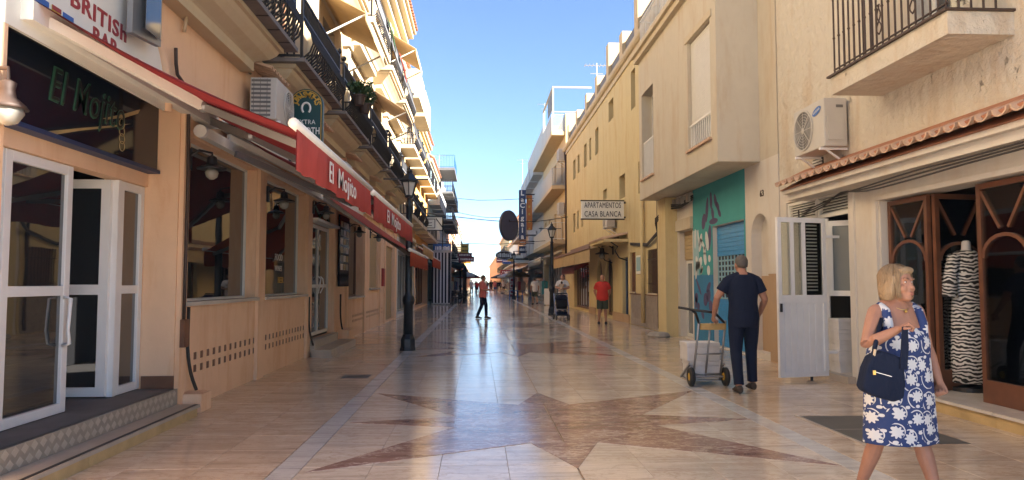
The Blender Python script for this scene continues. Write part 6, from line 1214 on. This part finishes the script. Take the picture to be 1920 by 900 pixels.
def woman_extra(t, J, hd, Rh):
    hk = 1.12
    # dress
    m = MB(); Z = ((.455, .275, .185, .0), (.62, .262, .182, 0), (.82, .25, .182, 0), (.93, .242, .18, 0), (1.06, .226, .175, .005), (1.17, .218, .175, .015), (1.235, .205, .152, .01), (1.27, .19, .128, .0))
    m.rings([((0, yo, z), rx, ry) for z, rx, ry, yo in Z], 40)
    # soft folds toward the hem
    for i, v in enumerate(m.v):
        if v.z < 1.0: a = math.atan2(v.y, v.x); f = (1.0 - v.z) * .035 * math.sin(a * 7 + v.z * 3); v.x *= 1 + f; v.y *= 1 + f
    for q in (-1, 1): m.tube([(q * .14, .085, 1.2), (q * .138, .088, 1.3), (q * .132, .055, 1.39), (q * .128, .0, 1.42), (q * .128, -.055, 1.39), (q * .135, -.09, 1.3), (q * .14, -.09, 1.2)], [.04, .036, .034, .034, .036, .04, .045], 12)
    remesh(m.build('dress', fl, t), .008, 4)
    # bobbed hair
    m = MB(); m.ell(hd(0, -.022, .034), (.088 * hk, .098 * hk, .086 * hk), Rh, 18, 12); m.ell(hd(0, -.052, -.035), (.094 * hk, .072 * hk, .09 * hk), Rh, 18, 12)
    for q in (-1, 1): m.rings([(hd(q * .068, .012, .05), .024, .045, Rh @ V((1, 0, 0)), Rh @ V((0, 1, 0))), (hd(q * .078, -.012, 0), .022, .055, Rh @ V((1, 0, 0)), Rh @ V((0, 1, 0))), (hd(q * .08, -.022, -.06), .026, .055, Rh @ V((1, 0, 0)), Rh @ V((0, 1, 0))), (hd(q * .072, -.03, -.11), .022, .042, Rh @ V((1, 0, 0)), Rh @ V((0, 1, 0)))], 12)
    m.ell(hd(-.01, .052, .078), (.066 * hk, .036 * hk, .026 * hk), Rh)
    ho = remesh(m.build('hair', 'hair_blond', t), .006, 10); q = random.Random(4); m = MB()
    for k in range(420):                                  # loose strands over the bob
        a = q.uniform(RAD(128), RAD(412)); e0 = q.uniform(.15, .6); P = []; w_ = q.uniform(1.0, 1.05); end = q.uniform(-.112, -.075)
        for th in (e0, e0 + .35, e0 + .7, 1.35): th = min(th, 1.4); P.append(V((.092 * math.sin(th) * math.cos(a), -.022 + .102 * math.sin(th) * math.sin(a), .034 + .09 * math.cos(th))) * w_)
        x, y = P[-1].x, P[-1].y; P += [V((x * 1.03, (y + .03) * 1.0 - .03, -.03)), V((x * 1.0, y * .97, -.075)), V((x * .9 + q.uniform(-.008, .008), y * .9 + q.uniform(-.008, .008), end))]
        m.tube([hd(*p) for p in P], [.0012, .002, .0024, .0026, .0026, .0024, .001], 4, False)
    m.build('loose_strands', 'hair_blond', ho, kind='stuff', smooth=True)
    for q in (-1, 1):
        e = MB().ell(hd(q * .031, .0775, .003), (.012, .007, .0055), Rh, 10, 7).build('eye', 'eye_white', t); MB().ell(hd(q * .031 + .002, .083, .003), (.0062, .003, .0055), Rh, 8, 6).build('iris', 'eye_dark', e)
        MB().tube([hd(q * .016, .092, .02), hd(q * .032, .09, .026), hd(q * .048, .076, .02)], .0028, 5).build('eyebrow', 'hair_brown', t)
    MB().ell(hd(0, .0935, -.0665), (.021, .006, .0045), Rh, 10, 6).ell(hd(0, .0915, -.077), (.018, .006, .005), Rh, 10, 6).build('mouth', 'lips', t)
    MB().tube([V((.09 * math.cos(a), -.01 + .105 * math.sin(a) * .9, 1.47 - .075 * max(0, math.sin(a)))) for a in [2 * math.pi * k / 24 for k in range(25)]], .0025, 4, False).ell((0, .1, 1.385), .01).build('necklace', 'brass', t)
    MB().ell(hd(-.086, -.01, -.05), .008).build('earring', 'brass', t)
WX, WY = 2.70, 4.55; WAZ = RAD(172)
def wloc(px, py, Y):
    x, z = onY(px, py, Y); s = 1.52 / 1.7; dx, dy = x - WX, Y - WY
    return ((dx * math.cos(WAZ) - dy * math.sin(WAZ)) / s, (dx * math.sin(WAZ) + dy * math.cos(WAZ)) / s, z / s)
wm = person('woman with blond bobbed hair in a blue and white floral dress', (WX, WY, 0), WAZ, 1.52, None, sleeve=0, bottom=None, shoes='shoe_brown', skin='skin_tan', hair=None, style='bob_custom',
            ra=[wloc(1624, 646, 4.42), wloc(1683, 618, 4.32)], la=[(-.27, -.03, 1.12), (-.26, .09, .88)], rl=[(.14, -.05, .47), (.2, -.19, .085)], ll=[(-.12, .05, .48), (-.17, .15, .085)], hy=RAD(-14), hp=RAD(3), curl=1.25, vx=.006, fat=1.22, extra=woman_extra, headk=1.12, shw=.9, group='people in the street')
# handbag on her arm
bg_ = thing('handbag', 'navy handbag with a gold zip carried by the woman in the floral dress', 'handbag', (0, 0, 0)); Yb = 4.30
def pb(px, py, dy=0.0): x, z = onY(px, py, Yb + dy); return V((x, Yb + dy, z))
ol = [pb(1630, 668), pb(1650, 657), pb(1672, 664), pb(1690, 672), pb(1693, 720), pb(1690, 746), pb(1672, 753), pb(1640, 744), pb(1618, 733), pb(1613, 725), pb(1620, 690)]
o = MB().prism(ol, (0, -.035, 0), (0, .06, 0)).build('bag_body', 'cloth_navy', bg_, bevel=.018)
MB().bar(pb(1636, 696, -.04), pb(1672, 706, -.04), .004, .004).build('zip', 'chrome', bg_); MB().box(*[c for p in (pb(1628, 702, -.046), pb(1635, 690, -.04)) for c in ()] or (pb(1630, 702).x, pb(1635, 702).x, Yb - .044, Yb - .038, pb(1628, 701).z, pb(1628, 693).z)).build('zip_pull', 'brass', bg_)
MB().prism([pb(1680, 690), pb(1693, 692), pb(1696, 650), pb(1694, 612), pb(1684, 612), pb(1682, 650)], (0, -.045, 0), (0, -.037, 0)).build('strap', 'cloth_navy', bg_); MB().tube([pb(1638, 674, .01), pb(1640, 652, .03), pb(1646, 625, .1), pb(1652, 598, .16)], .014, 6).build('strap', 'cloth_navy', bg_, smooth=True)
MB().bar(pb(1638, 672, -.02), pb(1641, 655, -.02), .02, .006).build('tassel', 'cloth_cream', bg_)
for ob in [bg_]: pass
# ---- man wheeling the hand truck
def man_extra(t, J, hd, Rh): MB().box(-.02, .02, -.15, -.14, .97, 1.0).build('belt_loop', 'cloth_black', t)
mn_ = person('man in navy T-shirt and trousers seen from behind, pushing a hand truck', (3.47, 9.3, 0), RAD(4), 1.79, 'cloth_navy', .88, .62, 'cloth_navy', False, 'shoe_brown', 'skin_tan', 'hair_man', 'crop',
             lean=.06, la=[(-.31, .05, 1.16), (-.31, .22, .93)], ra=[(.275, .03, 1.14), (.265, .2, .96)], ll=[(-.1, .0, .49), (-.1, -.1, .09)], rl=[(.12, .12, .5), (.13, .12, .1)], hy=RAD(-4), curl=.9, vx=.01, fat=1.1)
ht = thing('hand_truck', 'metal hand truck with yellow hubbed wheels, wheeled by the man in navy', 'hand truck', (3.2, 9.8, 0)); hx = 3.17; yA = 9.86
rl_ = lambda x, u_: V((x, yA + .06 - .36 * u_, .14 + 1.02 * u_))
for dx in (-.19, .19): MB().tube([rl_(hx + dx, -.06), rl_(hx + dx * .95, .75)], .017, 8).build('rail', 'grey_metal', ht, smooth=True)
MB().tube([rl_(hx - .02, 0), rl_(hx - .02, .72)], .014, 6).tube([rl_(hx - .19, .3), rl_(hx + .19, .3)], .013, 6).tube([rl_(hx - .19, .02), rl_(hx + .19, .02)], .016, 6).build('cross_brace', 'grey_metal', ht, smooth=True)
MB().tube([rl_(hx - .18, .72), rl_(hx - .24, .85), rl_(hx - .3, .9), rl_(hx - .48, .93)], .018, 8).tube([rl_(hx - .3, .9), rl_(hx + .02, .86), rl_(hx + .17, .72)], .018, 8).build('handle', 'black', ht, smooth=True)
P0 = rl_(hx + .06, .68); MB().box(P0.x - .22, P0.x + .12, P0.y - .06, P0.y + .04, P0.z - .05, P0.z + .035).build('grip_block', 'pale_wood', ht, bevel=.01)
MB().box(hx - .24, hx + .24, yA + .08, yA + .5, .06, .075).bar((hx - .24, yA + .5, .07), (hx - .24, yA + .05, .3), .025).bar((hx + .24, yA + .5, .07), (hx + .24, yA + .05, .3), .025).build('nose_plate', 'grey_metal', ht)
MB().tube([(hx - .24, yA, .13), (hx + .24, yA, .13)], .015, 8).build('axle', 'grey_metal', ht)
for dx in (-.24, .24):
    x = hx + dx; n_ = 20; prof = [(.055, -.03), (.11, -.032), (.128, -.02), (.13, 0), (.128, .02), (.11, .032), (.055, .03)]
    vs = [V((x + o_, yA + r * math.cos(2 * math.pi * k / n_), .13 + r * math.sin(2 * math.pi * k / n_))) for r, o_ in prof for k in range(n_)]; m = len(prof)
    wt = MB().add(vs, [((i) * n_ + k, i * n_ + (k + 1) % n_, ((i + 1) % m) * n_ + (k + 1) % n_, ((i + 1) % m) * n_ + k) for i in range(m) for k in range(n_)]).build('wheel', 'rubber', ht, smooth=True)
    MB().tube([(x - .028, yA, .13), (x + .028, yA, .13)], .054, 14).tube([(x - .034, yA, .13), (x + .034, yA, .13)], .02, 10).build('hub', 'hub_yellow', wt)
for k, (z, dx, lb) in enumerate(((.077, 0.02, 'lower white carton on the hand truck'), (.332, -.02, 'upper white carton on the hand truck'))):
    o = thing('carton', lb, 'box', (hx, yA + .3, z), 'white cartons on the hand truck'); MB().box(hx - .24 + dx, hx + .22 + dx, yA + .1, yA + .46, z, z + .19).build('base', 'card', o, bevel=.006); MB().box(hx - .246 + dx, hx + .226 + dx, yA + .095, yA + .465, z + .1905, z + .253).build('lid', 'card', o, bevel=.006)
# ---- other people
xx, yy = onZ(1130, 608); person('bald man in a red T-shirt and dark shorts standing by the yellow building', (xx, yy, 0), RAD(188), 1.70, 'cloth_red', .84, .7, 'cloth_green', True, 'cloth_black', 'skin_tan', 'hair_grey', 'bald', la=[(-.27, -.06, 1.13), (-.2, -.12, .93)], ra=[(.27, -.06, 1.13), (.2, -.12, .93)], rl=[(.1, .03, .5), (.13, -.03, .085)], vx=.014, fat=1.15)
def shades(t, J, hd, Rh):
    MB().rings([(hd(0, .088, .004), .055, .016, Rh @ V((1, 0, 0)), Rh @ V((0, 0, 1))), (hd(0, .1, .004), .05, .014, Rh @ V((1, 0, 0)), Rh @ V((0, 0, 1)))], 12).build('sunglasses', 'black', t); MB().box(.02, .1, .34, .36, 1.12, 1.2).build('phone', 'black', t)
xx, yy = onZ(905, 597); person('woman in pink top and navy trousers with a phone in mid street', (xx, yy, 0), RAD(98), 1.72, 'cloth_pink', .84, 1.0, 'cloth_navy', False, 'shoe_brown', 'skin_tan', 'hair_brown', 'short', ra=[(.25, .02, 1.12), (.08, .3, 1.12)], la=[(-.25, .02, 1.12), (-.06, .3, 1.14)], rl=[(.09, -.03, .5), (.09, -.2, .09)], ll=[(-.09, .12, .5), (-.09, .13, .085)], hp=RAD(-12), vx=.014, fat=1.12, extra=shades)
xx, yy = onZ(1056, 592); ct = V((xx, yy, 0))
person('dark haired man in a white T-shirt carrying a baby behind the pushchair', (xx, yy + .25, 0), RAD(186), 1.78, 'cloth_white', .82, .7, 'cloth_navy', False, 'shoe_white', 'skin', 'hair_dark', 'short', ra=[(.27, .06, 1.14), (.03, .25, 1.14)], la=[(-.27, .06, 1.14), (.05, .27, 1.08)], hy=.2, vx=.014)
person('baby in pale clothes held in the arms of the man behind the pushchair', (xx - .06, yy + .02, .72), RAD(10), .75, 'cloth_cream', .7, 1.5, 'cloth_cream', False, None, 'skin', 'hair_brown', 'short', la=[(-.24, .1, 1.3), (-.22, .26, 1.42)], ra=[(.24, .1, 1.3), (.22, .26, 1.42)], ll=[(-.15, .22, .8), (-.15, .1, .55)], rl=[(.15, .22, .8), (.15, .1, .55)], vx=.025, headk=1.35)
pc = thing('pushchair', 'black and navy pushchair standing beside the far lantern post', 'pushchair', (0, 0, 0)); x0, y0 = onZ(1054, 600)
for dx in (-.26, .26): MB().tube([(x0 + dx, y0 + .55, 1.0), (x0 + dx, y0 + .1, .5), (x0 + dx * .9, y0 - .2, .12)], .018, 6).tube([(x0 + dx, y0 + .5, .12), (x0 + dx, y0 + .05, .55)], .018, 6).build('frame_tube', 'chrome', pc)
MB().tube([(x0 - .26, y0 + .55, 1.0), (x0 + .26, y0 + .55, 1.0)], .022, 8).build('handle', 'black', pc)
MB().rings([((x0, y0 + .1, .42), .2, .12), ((x0, y0 + .05, .55), .23, .2), ((x0, y0 + .16, .75), .23, .18), ((x0, y0 + .3, .95), .2, .1)], 16).build('seat', 'cloth_black', pc, smooth=True)
MB().ell((x0, y0 + .2, .82), (.25, .24, .16), None, 16, 10).build('hood', 'cloth_navy', pc, smooth=True); MB().box(x0 - .2, x0 + .2, y0 - .05, y0 + .4, .16, .32).build('basket', 'cloth_navy', pc, bevel=.03); MB().bar((x0 - .2, y0 - .12, .4), (x0 + .2, y0 - .12, .4), .05).build('bumper', 'cloth_grey', pc)
for dx, dy in ((-.24, -.2), (.24, -.2), (-.27, .5), (.27, .5)):
    wt = MB().tube([(x0 + dx - .025, y0 + dy, .11), (x0 + dx + .025, y0 + dy, .11)], .11, 14).build('wheel', 'rubber', pc); MB().tube([(x0 + dx - .03, y0 + dy, .11), (x0 + dx + .03, y0 + dy, .11)], .05, 10).build('hub', 'chrome', wt)
xx, yy = onZ(1003, 571); person('man in a white T-shirt and dark shorts walking away past the sandwich board', (xx, yy, 0), RAD(-12), 1.76, 'cloth_white', .82, .75, 'cloth_green', True, 'cloth_black', 'skin', 'hair_dark', 'short', ll=[(-.1, .1, .5), (-.1, .1, .085)], rl=[(.1, -.02, .48), (.1, -.2, .12)], vx=.02)
CROWD = [(884, 552, 175, 'cloth_white', 'cloth_grey', False, 'cap', 'shoe_white', 'person in a white cap and white top behind the woman in pink'), (921, 549, 4, 'cloth_black', 'maroon', False, 'short', 'hair_dark', 'person in black top and maroon trousers far down the street'), (944, 549, 180, 'cloth_white', 'cloth_black', True, 'short', 'hair_brown', 'person in white top and black shorts far down the street'),
         (932, 547, 0, 'cloth_navy', 'cloth_grey', False, 'short', 'hair_dark', 'person in navy top just left of the far white top'), (952, 548, 175, 'cloth_cream', 'cloth_cream', False, 'long', 'hair_brown', 'person in pale clothes beside the red picture stand'), (912, 546, 10, 'cloth_blue', 'cloth_black', False, 'short', 'hair_grey', 'person in blue top far down the middle of the street'),
         (900, 545, 190, 'cloth_red', 'cloth_grey', True, 'short', 'hair_dark', 'person in red top far down the street behind the woman in pink'), (938, 545, 0, 'cloth_grey', 'cloth_navy', False, 'long', 'hair_dark', 'person with long dark hair far down the street'), (926, 544, 170, 'cloth_pink', 'cloth_white', False, 'short', 'hair_blond', 'person in pink top at the far end of the street'), (893, 546, 5, 'cloth_black', 'cloth_black', False, 'short', 'hair_dark', 'person in black clothes at the left of the far crowd'),
         (959, 546, 0, 'cloth_white', 'cloth_blue', True, 'short', 'hair_brown', 'person in white top and blue shorts at the right of the far crowd'), (918, 543.5, 0, 'cloth_cream', 'cloth_green', False, 'short', 'hair_dark', 'person in cream top and green trousers at the far end of the street')]
for i, (px, py, az, tp_, bt, sh_, st_, hr, lb) in enumerate(CROWD):
    xx, yy = onZ(px, py); q = random.Random(i); st = q.uniform(-.16, .16)
    person(lb, (xx, yy, 0), RAD(az), q.uniform(1.6, 1.82), tp_, .84, .8, bt, sh_, 'shoe_brown', 'skin_tan', hr, st_, ll=[(-.1, .04 + st * .5, .5), (-.1, st, .09)], rl=[(.1, .04 - st * .5, .5), (.1, -st, .09)], vx=.03, group='far crowd')
q = random.Random(21); tops = ['cloth_white', 'cloth_black', 'cloth_red', 'cloth_blue', 'cloth_cream', 'cloth_grey', 'cloth_pink', 'cloth_navy']
nmz = {'cloth_white': 'white', 'cloth_black': 'black', 'cloth_red': 'red', 'cloth_blue': 'blue', 'cloth_cream': 'cream', 'cloth_grey': 'grey', 'cloth_pink': 'pink', 'cloth_navy': 'navy'}
for i in range(14):
    tp_ = tops[i % 8]; bt = tops[(i * 3 + 1 + i // 8) % 8]; x, y = q.uniform(-1.2, 3.6), q.uniform(95, 150); st = q.uniform(-.16, .16)
    person('tiny far pedestrian in %s top and %s %s' % (nmz[tp_], nmz[bt], 'shorts' if i % 3 == 0 else 'trousers'), (x, y, 0), RAD(q.choice((0, 180, 170, 10))), q.uniform(1.58, 1.82), tp_, .84, .8, bt, i % 3 == 0, None, 'skin_tan', ('hair_dark', 'hair_brown', 'hair_grey')[i % 3], ('short', 'long')[i % 2], ll=[(-.1, .04 + st * .5, .5), (-.1, st, .09)], rl=[(.1, .04 - st * .5, .5), (.1, -st, .09)], vx=.04, group='far crowd')

# ================================================================ HAZE
hz, n, l, b = _new('haze_air'); n.remove(b); pv = n.new('ShaderNodeVolumePrincipled'); pv.inputs['Color'].default_value = (.62, .80, 1.0, 1); pv.inputs['Density'].default_value = .00035; pv.inputs['Anisotropy'].default_value = .2
l.new(pv.outputs[0], n['Material Output'].inputs['Volume'])
MB().box(-402, 402, -42, 642, -1.1, 34).build('haze', hz, kind='stuff')
